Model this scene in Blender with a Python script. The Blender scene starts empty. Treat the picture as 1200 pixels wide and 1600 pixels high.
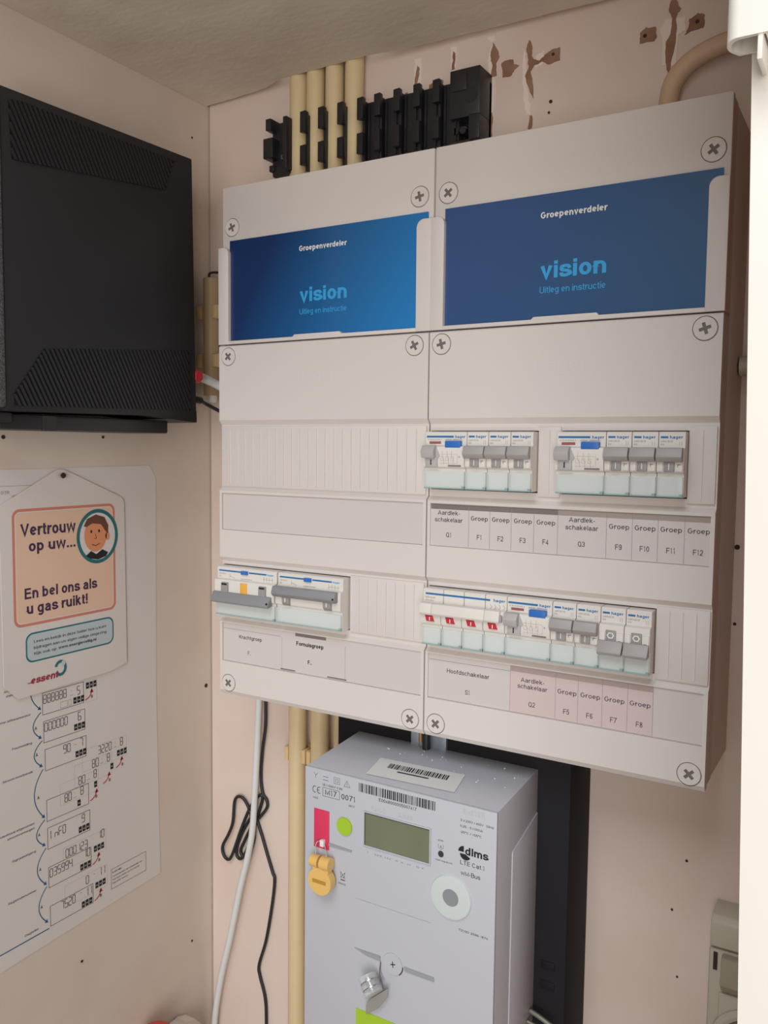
import bpy, bmesh, math, random
from mathutils import Vector, Matrix
random.seed(7)
S = bpy.context.scene
COL = S.collection
ZOFF = 1750.0            # height of the top of the cabinets above the floor, mm

def srgb(h):
    h = h.lstrip('#'); o = []
    for i in (0, 2, 4):
        c = int(h[i:i+2], 16) / 255
        o.append(c/12.92 if c <= .04045 else ((c+.055)/1.055)**2.4)
    return o
def W(x, y, z):          # millimetres to metres
    return Vector((x*.001, y*.001, (z+ZOFF)*.001))

# ------------------------------------------------------------------ camera, light, exposure
cam = bpy.data.cameras.new('camera'); co = bpy.data.objects.new('camera', cam); COL.objects.link(co)
yaw, pit, rol = .5387, -.0759, .0112
fw = Vector((-math.sin(yaw)*math.cos(pit), math.cos(yaw)*math.cos(pit), math.sin(pit)))
ri = fw.cross(Vector((0, 0, 1))).normalized(); up = ri.cross(fw)
r2 = math.cos(rol)*ri + math.sin(rol)*up; u2 = -math.sin(rol)*ri + math.cos(rol)*up
co.matrix_world = Matrix.Translation(W(540.29, -602.81, -235.0)) @ Matrix((r2, u2, -fw)).transposed().to_4x4()
cam.sensor_fit = 'VERTICAL'; cam.sensor_height = 36.0; cam.lens = 36.0*1327.66/1600; cam.clip_start = .01
S.camera = co
S.view_settings.view_transform = 'Standard'; S.view_settings.look = 'None'
S.view_settings.gamma = 1.0; S.view_settings.use_curve_mapping = False
S.view_settings.exposure = 0.0
wd = bpy.data.worlds.new('World'); S.world = wd; wd.use_nodes = True
bg = wd.node_tree.nodes['Background']; bg.inputs[0].default_value = (.62, .58, .53, 1); bg.inputs[1].default_value = .36
def area(name, loc, target, sx, sy, power, colr):
    l = bpy.data.lights.new(name, 'AREA'); l.shape = 'RECTANGLE'; l.size = sx; l.size_y = sy; l.energy = power; l.color = colr
    o = bpy.data.objects.new(name, l); COL.objects.link(o); o.location = W(*loc)
    o.rotation_euler = (W(*target)-W(*loc)).to_track_quat('-Z', 'Y').to_euler()
    return o
area('window_daylight', (1120, -2100, -400), (100, 0, -320), 1.2, 1.7, 30, (1.0, .985, .97))
area('overhead_fill', (350, -1300, 1000), (150, -50, -500), .9, .9, 17, (.84, .92, 1.0))  # added overhead fill for the meter top and lower half, source unseen

# ------------------------------------------------------------------ materials
MATS = {}
def mat(name, hexc, rough=.5, metal=0., noise=0., nscale=30., hex2=None, bump=0., bscale=200., stretch=None, alpha=1., spec=.5, coat=0., trans=0.):
    if name in MATS: return MATS[name]
    m = bpy.data.materials.new(name); m.use_nodes = True; nt = m.node_tree; p = nt.nodes['Principled BSDF']
    c = srgb(hexc); p.inputs['Base Color'].default_value = (*c, 1); p.inputs['Roughness'].default_value = rough
    p.inputs['Metallic'].default_value = metal; p.inputs['Alpha'].default_value = alpha
    p.inputs['Specular IOR Level'].default_value = spec; p.inputs['Coat Weight'].default_value = coat; p.inputs['Coat Roughness'].default_value = .08
    p.inputs['Transmission Weight'].default_value = trans
    if noise or bump or hex2:
        tc = nt.nodes.new('ShaderNodeTexCoord'); mp = nt.nodes.new('ShaderNodeMapping'); nt.links.new(tc.outputs['Object'], mp.inputs[0])
        if stretch: mp.inputs['Scale'].default_value = stretch
        nz = nt.nodes.new('ShaderNodeTexNoise'); nz.inputs['Scale'].default_value = nscale; nz.inputs['Detail'].default_value = 5
        nt.links.new(mp.outputs[0], nz.inputs['Vector'])
        rp = nt.nodes.new('ShaderNodeValToRGB'); rp.color_ramp.elements[0].position = .35; rp.color_ramp.elements[1].position = .65
        if hex2: c2 = srgb(hex2)
        else: c2 = [min(1, v*(1+noise)) for v in c]; c = [v*(1-noise) for v in c]
        rp.color_ramp.elements[0].color = (*c, 1); rp.color_ramp.elements[1].color = (*c2, 1)
        if noise or hex2:
            nt.links.new(nz.outputs['Fac'], rp.inputs[0]); nt.links.new(rp.outputs[0], p.inputs['Base Color'])
        if bump:
            n2 = nt.nodes.new('ShaderNodeTexNoise'); n2.inputs['Scale'].default_value = bscale; n2.inputs['Detail'].default_value = 3
            nt.links.new(mp.outputs[0], n2.inputs['Vector'])
            b = nt.nodes.new('ShaderNodeBump'); b.inputs['Strength'].default_value = bump; b.inputs['Distance'].default_value = .001
            nt.links.new(n2.outputs['Fac'], b.inputs['Height']); nt.links.new(b.outputs[0], p.inputs['Normal'])
    MATS[name] = m
    return m
WALL = mat('painted_wall', '#d6c6b8', .75, hex2='#dbcdc0', nscale=9, bump=.25, bscale=60)
WALLB = mat('painted_back_wall', '#d7c1b3', .75, hex2='#dccabe', nscale=7, bump=.25, bscale=70)
WALLR = mat('brown_side_wall', '#9c6238', .8, hex2='#a86c42', nscale=6)
CEIL = mat('bare_board_ceiling', '#dccfbf', .85, hex2='#e6dacb', nscale=14, stretch=(1, 1.6, 1), bump=.35, bscale=90)
FLOOR = mat('concrete_floor', '#c4bcb0', .9, noise=.06, nscale=12)
DOOR = mat('white_door_paint', '#e8e1d6', .45, noise=.015, nscale=4)
PLAST = mat('cabinet_plastic', '#dbd2cc', .42, bump=.06, bscale=2500)
BODYP = mat('cabinet_body_plastic', '#d2c9c0', .5)
PAPER = mat('label_paper', '#d3c9c5', .4, coat=.25)
PAPERP = mat('pink_reflection_paper', '#d6c1be', .4, coat=.25)  # label paper with a pink reflection put into its colour
BARD = mat('dark_label_band', '#7d736e', .5)
BARL = mat('light_label_band', '#a3958d', .5)
BARP = mat('pink_reflection_band', '#b39c98', .5)  # label band tinted by the same painted reflection
INK = mat('black_ink', '#3a3434', .6)
INKL = mat('grey_ink', '#8e8886', .6)
INKD = mat('deep_black_ink', '#1b1a1c', .6)
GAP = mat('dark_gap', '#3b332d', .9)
CROSS = mat('screw_slot_metal', '#736d66', .5)
MODW = mat('breaker_housing_plastic', '#e2dcd4', .4)
TOGG = mat('grey_toggle_plastic', '#a8a29f', .45)
TOGGL = mat('light_grey_toggle_plastic', '#b7b2b1', .45)
INKF = mat('faint_ink', '#b3aba6', .6)
TOGGD = mat('grey_lever_plastic', '#9b9693', .45)
TCOV = mat('clear_terminal_plastic', '#eef6f5', .12, alpha=.3)
TEAL = mat('teal_plastic_clip', '#9cbfbd', .2, alpha=.6)
BRBLUE = mat('brand_blue_ink', '#2a6ea6', .5)
TESTB = mat('blue_test_button_plastic', '#3470c0', .35)
REDT = mat('red_mark_ink', '#9c5a58', .6)
RED = mat('red_switch_window', '#c2303a', .4)
YELL = mat('yellow_window', '#f0b24a', .4)
WHITE = mat('white_mark', '#e9e6e2', .5)
CARDTXT = mat('light_blue_ink', '#36a2de', .5)
CREAM = mat('cream_conduit', '#d9c297', .45, noise=.03, nscale=20)
CLIPY = mat('yellowish_clip_plastic', '#dcbd8c', .5)
BLACKP = mat('black_plastic', '#242326', .42, bump=.05, bscale=900)
RAILP = mat('black_rail_plastic', '#222124', .4)
ROUT = mat('router_plastic', '#29282a', .5, spec=.35, bump=.05, bscale=3000)
ROUTD = mat('router_vent_dark', '#161517', .7, spec=.2)
FABRIC = mat('grey_woven_fabric', '#3c3c3e', .95, hex2='#6d6c6c', nscale=900, bump=.5, bscale=900)
METW = mat('meter_plastic', '#bfbfc6', .45, bump=.04, bscale=2500)
METG = METW
STEEL = mat('steel_screw', '#b9b6b2', .3, metal=1.)
GALV = mat('galvanised_steel', '#b4bcc4', .4, metal=.7)
WCABLE = mat('white_cable_sheath', '#d9dad8', .45)
SCAR = mat('bare_brown_board', '#9a7660', .9, hex2='#875f49', nscale=60)
SCARD = mat('hole_dark', '#3a2a20', .9)
FLAKE = mat('flaked_paint_edge', '#e6d6ca', .8)
PINK = mat('pink_label_plastic', '#d9365c', .45)
LIME = mat('lime_green_label', '#a4c62e', .5)
LCD = mat('lcd_glass', '#74765f', .45, hex2='#7c7e66', nscale=20, spec=.2)
SHEET = mat('white_paper_sheet', '#dcd5d0', .7)
TAG = mat('coated_card', '#dcd3cd', .5, coat=.1)
PEACH = mat('peach_ink', '#e4c0a6', .6)
ORANGE = mat('orange_ink', '#d2806a', .6)
TEALI = mat('dark_teal_ink', '#1f6d74', .5)
PALEB = mat('pale_blue_ink', '#bac6c9', .6)
PURPLE = mat('dark_purple_ink', '#41284a', .6)
MAROON = mat('maroon_ink', '#a02440', .6)
SKIN = mat('drawn_skin_ink', '#dd9268', .6)
HAIR = mat('drawn_brown_ink', '#6b4032', .6)
NAVYI = mat('steel_blue_ink', '#276089', .6)
SEALY = mat('yellow_seal_plastic', '#e8bd6c', .3, coat=.4)
GLASS = mat('clear_seal_plastic', '#e4e6e8', .1, alpha=.4)
SOCK = mat('socket_plastic', '#b9b09c', .45)
SOCKD = mat('socket_lid_plastic', '#9d937c', .35)
HOSE = mat('beige_flexible_conduit', '#cfb092', .6)
REDP = mat('red_plastic', '#b8433c', .4)
CRUMP = mat('off_white_plastic', '#c8bcb0', .6)

def card_mat(name, a, b):     # card face: two blues blended from corner to corner under a clear gloss
    m = bpy.data.materials.new(name); m.use_nodes = True; nt = m.node_tree; p = nt.nodes['Principled BSDF']
    tc = nt.nodes.new('ShaderNodeTexCoord'); sx = nt.nodes.new('ShaderNodeSeparateXYZ'); nt.links.new(tc.outputs['Generated'], sx.inputs[0])
    ma = nt.nodes.new('ShaderNodeMath'); ma.operation = 'MULTIPLY_ADD'; nt.links.new(sx.outputs['Z'], ma.inputs[0]); ma.inputs[1].default_value = -.25
    nt.links.new(sx.outputs['X'], ma.inputs[2])
    rp = nt.nodes.new('ShaderNodeValToRGB'); nt.links.new(ma.outputs[0], rp.inputs[0])
    rp.color_ramp.elements[0].color = (*srgb(a), 1); rp.color_ramp.elements[1].color = (*srgb(b), 1)
    rp.color_ramp.elements[0].position = .0; rp.color_ramp.elements[1].position = .95
    nt.links.new(rp.outputs[0], p.inputs['Base Color']); p.inputs['Roughness'].default_value = .35; p.inputs['Coat Weight'].default_value = .35
    p.inputs['Coat Roughness'].default_value = .12
    return m
CARDL = card_mat('blue_card_face', '#143060', '#1b7fc4')
CARDR = card_mat('blue_card_face_plain', '#2f4f80', '#23557f')

# ------------------------------------------------------------------ mesh builder (all in millimetres)
TXT = {}
# --- plain grotesque lettering drawn as strokes (unit cap height, baseline at 0)
def _arc(cx, cy, rx, ry, a0, a1, n=None):
    n = n or max(4, int(abs(a1-a0)/15)); return [(cx+rx*math.cos(math.radians(a0+(a1-a0)*i/n)), cy+ry*math.sin(math.radians(a0+(a1-a0)*i/n))) for i in range(n+1)]
def _sm(P, k=5):
    Q = []; n = len(P)
    for i in range(n-1):
        p0, p1, p2, p3 = P[max(i-1, 0)], P[i], P[i+1], P[min(i+2, n-1)]
        for j in range(k):
            t = j/k; Q.append(tuple(.5*(2*p1[d]+(p2[d]-p0[d])*t+(2*p0[d]-5*p1[d]+4*p2[d]-p3[d])*t*t+(3*p1[d]-p0[d]-3*p2[d]+p3[d])*t**3) for d in (0, 1)))
    return Q+[P[-1]]
def glyph(c, t):
    """strokes and advance of one letter, t = half the stroke width"""
    X, C, B, D = .74-t, 1-t, t, -.28+t; m = .37; l = t; A = _arc
    def w(x): return x-t
    r5 = w(.56); e = r5; ry = (X-B)/2; rx = (e-l)/2; cx = (e+l)/2
    O = A(cx, m, rx, ry, 0, 360, 24)
    arch = [(l, X-.24)]+A(cx, X-.24, rx, .24, 180, 0)+[(e, B-t)]
    if c == 'o': return [O], .56
    if c == 'c': return [A(cx, m, rx, ry, 38, 322)], .54
    if c == 'e': return [[(l+t*.8, m+.02), (e-t*.8, m+.02)], A(cx, m+.02, rx, ry-.01, 0, 318)], .57
    if c == 'a': return [A(cx, X-.19, rx*.92, .19, 165, 0)+[(e-.02, .12), (e+.02, B-t)], _sm([(e-.02, .46), (cx, .42), (l+.06, .34), (l, .21), (l+.07, B+.02), (cx-.03, B), (e-.12, .12), (e-.02, .26)])], .58
    if c in 'dq': return [O, [(e, 1 if c == 'd' else -.28), (e, 0 if c == 'd' else .74)]], .58
    if c in 'bp': return [O, [(l, 1 if c == 'b' else -.28), (l, 0 if c == 'b' else .74)]], .58
    if c == 'g': return [O, [(e, .74)]+A(cx, D+.2, rx, .2, 0, -150)], .58
    if c == 'n': return [[(l, .74), (l, 0)], arch], .57
    if c == 'h': return [[(l, 1), (l, 0)], arch], .57
    if c == 'u': return [[(e, 0), (e, .74)], [(l, .74), (l, B+.24)]+A(cx, B+.24, rx, .24, 180, 360)], .57
    if c == 'm':
        q = w(.86); h = (q+l)/2; a = (h-l)/2
        return [[(l, .74), (l, 0)], [(l, X-.2)]+A((l+h)/2, X-.2, a, .2, 180, 0)+[(h, 0)], [(h, X-.2)]+A((h+q)/2, X-.2, a, .2, 180, 0)+[(q, 0)]], .86
    if c == 'r': return [[(l, .74), (l, 0)], [(l, X-.24)]+A(l+.24, X-.24, .24, .24, 180, 75)], .34
    if c == 's': return [_sm([(.47, X-.16), (.38, X-.02), (.25, X), (.11, X-.04), (l, X-.15), (.11, m+.05), (.27, m), (.42, m-.06), (.49, .2), (.42, B+.05), (.26, B), (.11, B+.03), (l-.01, B+.17)])], .52
    if c == 'l': return [[(l, 1), (l, 0)]], 2*t
    if c == 'i': return [[(l, .74), (l, 0)], [(l, 1), (l, 1-2.2*t)]], 2*t
    if c == 'j': return [[(l+.06, .74), (l+.06, D+.1), (l, D), (l-.1, D)], [(l+.06, 1), (l+.06, 1-2.2*t)]], 2*t+.06
    if c == 't': return [[(.13, .94), (.13, .16), (.18, B+.02), (.3, B)], [(0, X), (.3, X)]], .3
    if c == 'f': return [[(.13, 0), (.13, .8), (.18, C-.03), (.32, C)], [(0, X), (.3, X)]], .31
    if c == 'k': return [[(l, 1), (l, 0)], [(w(.5), .74), (l, .28)], [(.2, .42), (w(.54), 0)]], .53
    if c == 'v': return [[(t*.7, .74), (.26, B-t*.3), (.52-t*.7, .74)]], .52
    if c == 'w': return [[(t*.7, .74), (.2, B-t*.3), (.4, .7), (.6, B-t*.3), (.8-t*.7, .74)]], .8
    if c == 'x': return [[(t*.7, .74), (.5, 0)], [(.5, .74), (t*.7, 0)]], .5
    if c == 'y': return [[(t*.7, .74), (.27, B)], [(.53-t*.7, .74), (.24, -.1), (.16, D), (.03, D)]], .53
    if c == 'z': return [[(0, X), (.46, X), (t, B), (.5, B)]], .5
    K = w(.7); kx = (K-l)/2; kc = (K+l)/2
    RO = A(kc, .5, kx, .5-t, 0, 360, 28)
    if c == 'O': return [RO], .74
    if c == 'Q': return [RO, [(.48, .24), (.74, -.02)]], .76
    if c == 'C': return [A(kc, .5, kx, .5-t, 42, 318)], .72
    if c == 'G': return [A(kc, .5, kx, .5-t, 45, 335)+[(K, .48), (kc+.04, .48)]], .74
    if c == 'A': return [[(t*.6, 0), (.36, C), (.72-t*.6, 0)], [(.16, .31), (.56, .31)]], .72
    if c == 'B': return [[(l, 0), (l, C), (.38, C)]+A(.38, (C+.53)/2, .2, (C-.53)/2, 90, -90)+[(l, .53)], [(.38, .53)]+A(.4, (.53+B)/2, .23, (.53-B)/2, 90, -90)+[(l, B)]], .66
    if c == 'D': return [[(l, B), (l, C), (.3, C)]+A(.3, .5, .38-t, .5-t, 90, -90)+[(0, B)]], .7
    if c == 'E': return [[(.6, C), (l, C), (l, B), (.62, B)], [(l, .53), (.56, .53)]], .63
    if c == 'F': return [[(.58, C), (l, C), (l, 0)], [(l, .5), (.52, .5)]], .59
    if c == 'H': return [[(l, 1), (l, 0)], [(K, 1), (K, 0)], [(l, .52), (K, .52)]], .71
    if c == 'I': return [[(l, 1), (l, 0)]], 2*t
    if c == 'J': return [[(.44, 1), (.44, .26)]+A(.26-t*.2, .26, .2, .26-t, 0, -180)], .5
    if c == 'K': return [[(l, 1), (l, 0)], [(.66, 1), (l, .36)], [(.26, .56), (.68, 0)]], .68
    if c == 'L': return [[(l, 1), (l, B), (.54, B)]], .55
    if c == 'M': return [[(l, 0), (l, C), (.41, .1), (.82-l, C), (.82-l, 0)]], .82
    if c == 'N': return [[(l, 0), (l, C), (K, B), (K, 1)]], .71
    if c == 'P': return [[(l, 0), (l, C), (.38, C)]+A(.38, (C+.46)/2, .24, (C-.46)/2, 90, -90)+[(l, .46)]], .64
    if c == 'R': return [[(l, 0), (l, C), (.4, C)]+A(.4, (C+.48)/2, .24, (C-.48)/2, 90, -90)+[(l, .48)], [(.38, .48), (.66, 0)]], .69
    if c == 'S': return [_sm([(.6, C-.2), (.5, C-.03), (.33, C), (.15, C-.05), (l+.02, C-.2), (.14, .57), (.34, .5), (.53, .43), (.64-t, .26), (.54, B+.06), (.34, B), (.12, B+.05), (l, B+.22)])], .66
    if c == 'T': return [[(0, C), (.62, C)], [(.31, C), (.31, 0)]], .62
    if c == 'U': return [[(l, 1), (l, .3)]+A(kc, .3, kx, .3-t, 180, 360)+[(K, 1)]], .71
    if c == 'V': return [[(t*.6, 1), (.34, B), (.68-t*.6, 1)]], .68
    if c == 'W': return [[(t*.6, 1), (.26, B), (.48, C), (.7, B), (.96-t*.6, 1)]], .96
    if c == 'X': return [[(t, 1), (.66-t, 0)], [(.66-t, 1), (t, 0)]], .66
    if c == 'Y': return [[(t, 1), (.33, .45), (.66-t, 1)], [(.33, .45), (.33, 0)]], .66
    if c == 'Z': return [[(0, C), (.58, C), (t, B), (.62, B)]], .62
    z = (.52-2*t)/2; zc = .26
    if c == '0': return [A(zc, .5, z, .5-t, 0, 360, 24)], .53
    if c == '1': return [[(.06, .78), (.2, .84), (.29-t, 1), (.29-t, 0)]], .4
    if c == '2': return [_sm([(l, .72), (.1, C-.06), (.26, C), (.43, C-.06), (.5-t, .72), (.42, .5), (.16, .24), (l, B)])+[(.52, B)]], .53
    if c == '3': return [_sm([(l, .76), (.12, C-.04), (.26, C), (.42, C-.07), (.46, .74), (.38, .57), (.24, .54)]), _sm([(.24, .54), (.42, .48), (.52-t, .28), (.42, .07+t), (.25, B), (.1, B+.05), (l-.01, .26)])], .53
    if c == '4': return [[(.53, .25), (t, .25), (.37, C), (.37, 0)]], .54
    if c == '5': return [[(.48, C), (.12, C), (.07, .5)]+_sm([(.07, .5), (.24, .61), (.42, .54), (.52-t, .33), (.42, .08+t), (.24, B), (.1, B+.05), (l-.01, .24)])], .53
    if c == '6': return [_sm([(.48, .78), (.4, C-.04), (.28, C), (.1, .84), (l, .5)])+A(zc, .32, z, .32-t, 170, -190)], .53
    if c == '7': return [[(0, C), (.5, C), (.28, .5), (.17, 0)]], .52
    if c == '8': return [A(zc, .76, z-.04, .24-t, 0, 360, 20), A(zc, .27, z, .27-t, 0, 360, 20)], .53
    if c == '9': return [_sm([(.04, .22), (.12, B+.04), (.24, B), (.42, .16), (.52-t, .5)])+A(zc, .68, z, .32-t, -10, 350)], .53
    if c == '.': return [[(t*1.1, 0), (t*1.1, 2.2*t)]], 2.2*t
    if c == ',': return [[(t*1.2, 2.2*t), (t*1.2, 0), (t*.4, -.16)]], 2.2*t
    if c == ':': return [[(t, 0), (t, 2.2*t)], [(t, .66), (t, .66-2.2*t)]], 2.2*t
    if c == '!': return [[(t, 0), (t, 2.2*t)], [(t, 1), (t, .28)]], 2.2*t
    if c == '-': return [[(0, .36), (.28, .36)]], .28
    if c == '+': return [[(0, .4), (.5, .4)], [(.25, .65), (.25, .15)]], .5
    if c == '/': return [[(0, 0), (.28, 1)]], .28
    if c == '(': return [A(.32, .38, .32-t, .66, 125, 235)], .26
    if c == ')': return [A(-.06, .38, .32-t, .66, 55, -55)], .26
    if c == '°': return [A(.16, .84, .13, .13, 0, 360, 12)], .32
    return [], .26
def text_geo(s, bold):
    k = (s, bold)
    if k in TXT: return TXT[k]
    t = .09 if bold else .06; x = 0; vs = []; fs = []
    for c in s:
        st, adv = glyph(c, t)
        for si, pts in enumerate(st):
            P = [Vector((p[0]+x, p[1])) for p in pts]; n = len(P); closed = (P[0]-P[-1]).length < 1e-4 and n > 4
            if closed: P = P[:-1]; n -= 1
            b0 = len(vs)
            for i in range(n):
                d1 = P[i]-P[i-1] if (i or closed) else P[1]-P[0]; d2 = P[(i+1) % n]-P[i] if (i < n-1 or closed) else P[-1]-P[-2]
                d1 = d1.normalized(); d2 = d2.normalized(); n1 = Vector((-d1.y, d1.x)); mm = n1+Vector((-d2.y, d2.x))
                mm = mm.normalized() if mm.length > 1e-5 else n1; kk = t/max(.45, mm.dot(n1))
                vs += [(*(P[i]+mm*kk), si*.03+i*.0008), (*(P[i]-mm*kk), si*.03+i*.0008)]
            for i in range(n if closed else n-1):
                j = (i+1) % n; fs.append((b0+2*i, b0+2*j, b0+2*j+1, b0+2*i+1))
        x += adv+(.03 if c == ' ' else .105 if not bold else .09)
    TXT[k] = (vs, fs); return TXT[k]
SEG = {'0': 'abcdef', '1': 'bc', '2': 'abged', '3': 'abgcd', '4': 'fgbc', '5': 'afgcd', '6': 'afgedc', '7': 'abc', '8': 'abcdefg', '9': 'abcdfg',
       'I': 'ef', 'n': 'egc', 'F': 'afge', 'O': 'abcdef', '-': 'g', ' ': ''}
class MB:
    def __init__(s, m=None):
        s.bm = bmesh.new(); s.mats = []; s.cur = 0; s.rnd = False; s.flat = False; s.done = s.bm.faces.layers.int.new('done')
        if m: s.use(m)
    def flush(s):
        for f in s.bm.faces:
            if not f[s.done]: f.material_index = s.cur; f[s.done] = 1
    def use(s, m):
        s.flush()
        if m not in s.mats: s.mats.append(m)
        s.cur = s.mats.index(m); return s
    def box(s, x0, x1, y0, y1, z0, z1, bev=0, seg=2):
        v = [s.bm.verts.new((x, y, z)) for x in (x0, x1) for y in (y0, y1) for z in (z0, z1)]
        fs = [s.bm.faces.new([v[i] for i in q]) for q in ((0, 1, 3, 2), (4, 6, 7, 5), (0, 4, 5, 1), (2, 3, 7, 6), (0, 2, 6, 4), (1, 5, 7, 3))]
        if bev:
            es = list({e for f in fs for e in f.edges})
            bmesh.ops.bevel(s.bm, geom=es, offset=bev, segments=seg, affect='EDGES', profile=.5)
            s.retag()
        return s
    def retag(s): pass
    def prism(s, pts, axis, a, b, bev=0):      # pts 2-D; axis 'x': (y,z), 'y': (x,z), 'z': (x,y)
        def P(p, t):
            return (t, p[0], p[1]) if axis == 'x' else ((p[0], t, p[1]) if axis == 'y' else (p[0], p[1], t))
        A = [s.bm.verts.new(P(p, a)) for p in pts]; B = [s.bm.verts.new(P(p, b)) for p in pts]
        fs = [s.bm.faces.new(A), s.bm.faces.new(B[::-1])]
        n = len(pts)
        for i in range(n): fs.append(s.bm.faces.new((A[i], B[i], B[(i+1) % n], A[(i+1) % n])))
        if bev:
            es = list({e for f in fs for e in f.edges})
            bmesh.ops.bevel(s.bm, geom=es, offset=bev, segments=2, affect='EDGES', profile=.5)
        return s
    def cyl(s, c, axis, r, h, seg=32, r2=None):  # from c along axis for h
        r2 = r if r2 is None else r2; A = []; B = []
        for i in range(seg):
            t = 2*math.pi*i/seg; u, v = math.cos(t), math.sin(t)
            for L, rr, d in ((A, r, 0), (B, r2, h)):
                p = {'x': (d, rr*u, rr*v), 'y': (rr*u, d, rr*v), 'z': (rr*u, rr*v, d)}[axis]
                L.append(s.bm.verts.new((c[0]+p[0], c[1]+p[1], c[2]+p[2])))
        s.bm.faces.new(A); s.bm.faces.new(B[::-1])
        for i in range(seg): s.bm.faces.new((A[i], B[i], B[(i+1) % seg], A[(i+1) % seg]))
        return s
    def tube(s, pts, r, seg=10, smooth=8, flat=1.0):
        P = [Vector(p) for p in pts]; s.rnd = True
        if smooth:
            Q = []; n = len(P)
            for i in range(n-1):
                p0 = P[max(i-1, 0)]; p1 = P[i]; p2 = P[i+1]; p3 = P[min(i+2, n-1)]
                for k in range(smooth):
                    t = k/smooth
                    Q.append(.5*((2*p1)+(p2-p0)*t+(2*p0-5*p1+4*p2-p3)*t*t+(3*p1-p0-3*p2+p3)*t**3))
            Q.append(P[-1]); P = Q
        rings = []; ref = Vector((0, 1, 0))
        for i, p in enumerate(P):
            d = (P[min(i+1, len(P)-1)]-P[max(i-1, 0)]).normalized()
            a = d.cross(ref)
            if a.length < .05: a = d.cross(Vector((1, 0, 0)))
            a.normalize(); b = a.cross(d); b.normalize()
            rr = r(i/(len(P)-1)) if callable(r) else r
            rings.append([s.bm.verts.new(p+rr*(a*math.cos(t)+b*flat*math.sin(t))) for t in [2*math.pi*k/seg for k in range(seg)]])
        for A, B in zip(rings, rings[1:]):
            for k in range(seg): s.bm.faces.new((A[k], A[(k+1) % seg], B[(k+1) % seg], B[k]))
        s.bm.faces.new(rings[0][::-1]); s.bm.faces.new(rings[-1])
        return s
    # flat print on a plane: 'F' faces the viewer (x,z at y=d), 'L' on the left wall (y,z at x=d), 'T' on a top (x,y at z=d)
    def P3(s, pl, d, u, v):
        return (u, d, v) if pl == 'F' else ((d, u, v) if pl == 'L' else (u, v, d))
    def poly(s, pl, d, pts):
        f = s.bm.faces.new([s.bm.verts.new(s.P3(pl, d, *p)) for p in pts]); return s
    def rect(s, pl, d, u0, u1, v0, v1): return s.poly(pl, d, ((u0, v0), (u1, v0), (u1, v1), (u0, v1)))
    def ell(s, pl, d, cu, cv, ru, rv, n=36, a0=0, a1=360):
        return s.poly(pl, d, [(cu+ru*math.cos(math.radians(a0+(a1-a0)*i/n)), cv+rv*math.sin(math.radians(a0+(a1-a0)*i/n))) for i in range(n if a1-a0 == 360 else n+1)])
    def line(s, pl, d, pts, w, closed=False):
        pts = list(pts); n = len(pts); V = [Vector(p) for p in pts]; L = []; Rr = []
        for i in range(n):
            a = V[i-1] if (i or closed) else V[i]; b = V[(i+1) % n] if (i < n-1 or closed) else V[i]
            d1 = (V[i]-a); d2 = (b-V[i])
            d1 = d1.normalized() if d1.length > 1e-9 else d2.normalized(); d2 = d2.normalized() if d2.length > 1e-9 else d1
            n1 = Vector((-d1.y, d1.x)); n2 = Vector((-d2.y, d2.x)); m = (n1+n2)
            m = m.normalized() if m.length > 1e-6 else n1
            k = 1/max(.35, m.dot(n1))
            L.append(s.bm.verts.new(s.P3(pl, d, *(V[i]+m*w/2*k)))); Rr.append(s.bm.verts.new(s.P3(pl, d, *(V[i]-m*w/2*k))))
        for i in range(n if closed else n-1):
            j = (i+1) % n; s.bm.faces.new((L[i], L[j], Rr[j], Rr[i]))
        return s
    def frame(s, pl, d, u0, u1, v0, v1, w, rad=0):
        return s.line(pl, d, rrect(u0, u1, v0, v1, rad), w, True)
    def text(s, pl, d, t, cu, cv, h, width=None, bold=False, align='c', rot=0, base=False, shear=0, mirror=False):
        s.flat = True; vs, fs = text_geo(t, bold); H = 1.0; k = h/H
        x0 = min(v[0] for v in vs); x1 = max(v[0] for v in vs)
        kx = width/(x1-x0) if width else k
        yc = 0 if base else H/2
        ox = {'c': (x0+x1)/2, 'l': x0, 'r': x1}[align]
        ca, sa = math.cos(rot), math.sin(rot); nv = []
        for v in vs:
            a = (v[0]-ox)*kx + shear*(v[1])*k; b = (v[1]-yc)*k
            nv.append(s.bm.verts.new(s.P3(pl, d+(-v[2] if pl == 'F' else v[2]), cu+a*ca-b*sa, cv+a*sa+b*ca)))
        for f in fs:
            try: s.bm.faces.new([nv[i] for i in f])
            except ValueError: pass
        return s
    def seg7(s, pl, d, t, u, v, w, h, pitch, th=.45):   # u,v = bottom left of the first digit
        g = th*.35
        for c in t:
            if c in SEG:
                q = {'a': ((0, h), (w, h)), 'b': ((w, h), (w, h/2)), 'c': ((w, h/2), (w, 0)), 'd': ((0, 0), (w, 0)),
                     'e': ((0, h/2), (0, 0)), 'f': ((0, h), (0, h/2)), 'g': ((0, h/2), (w, h/2))}
                for sg in SEG[c]:
                    (ax, ay), (bx, by) = q[sg]; L = math.hypot(bx-ax, by-ay); dx, dy = (bx-ax)/L, (by-ay)/L
                    s.line(pl, d, ((u+ax+dx*g, v+ay+dy*g), (u+bx-dx*g, v+by-dy*g)), th)
            u += pitch
        return s
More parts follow.
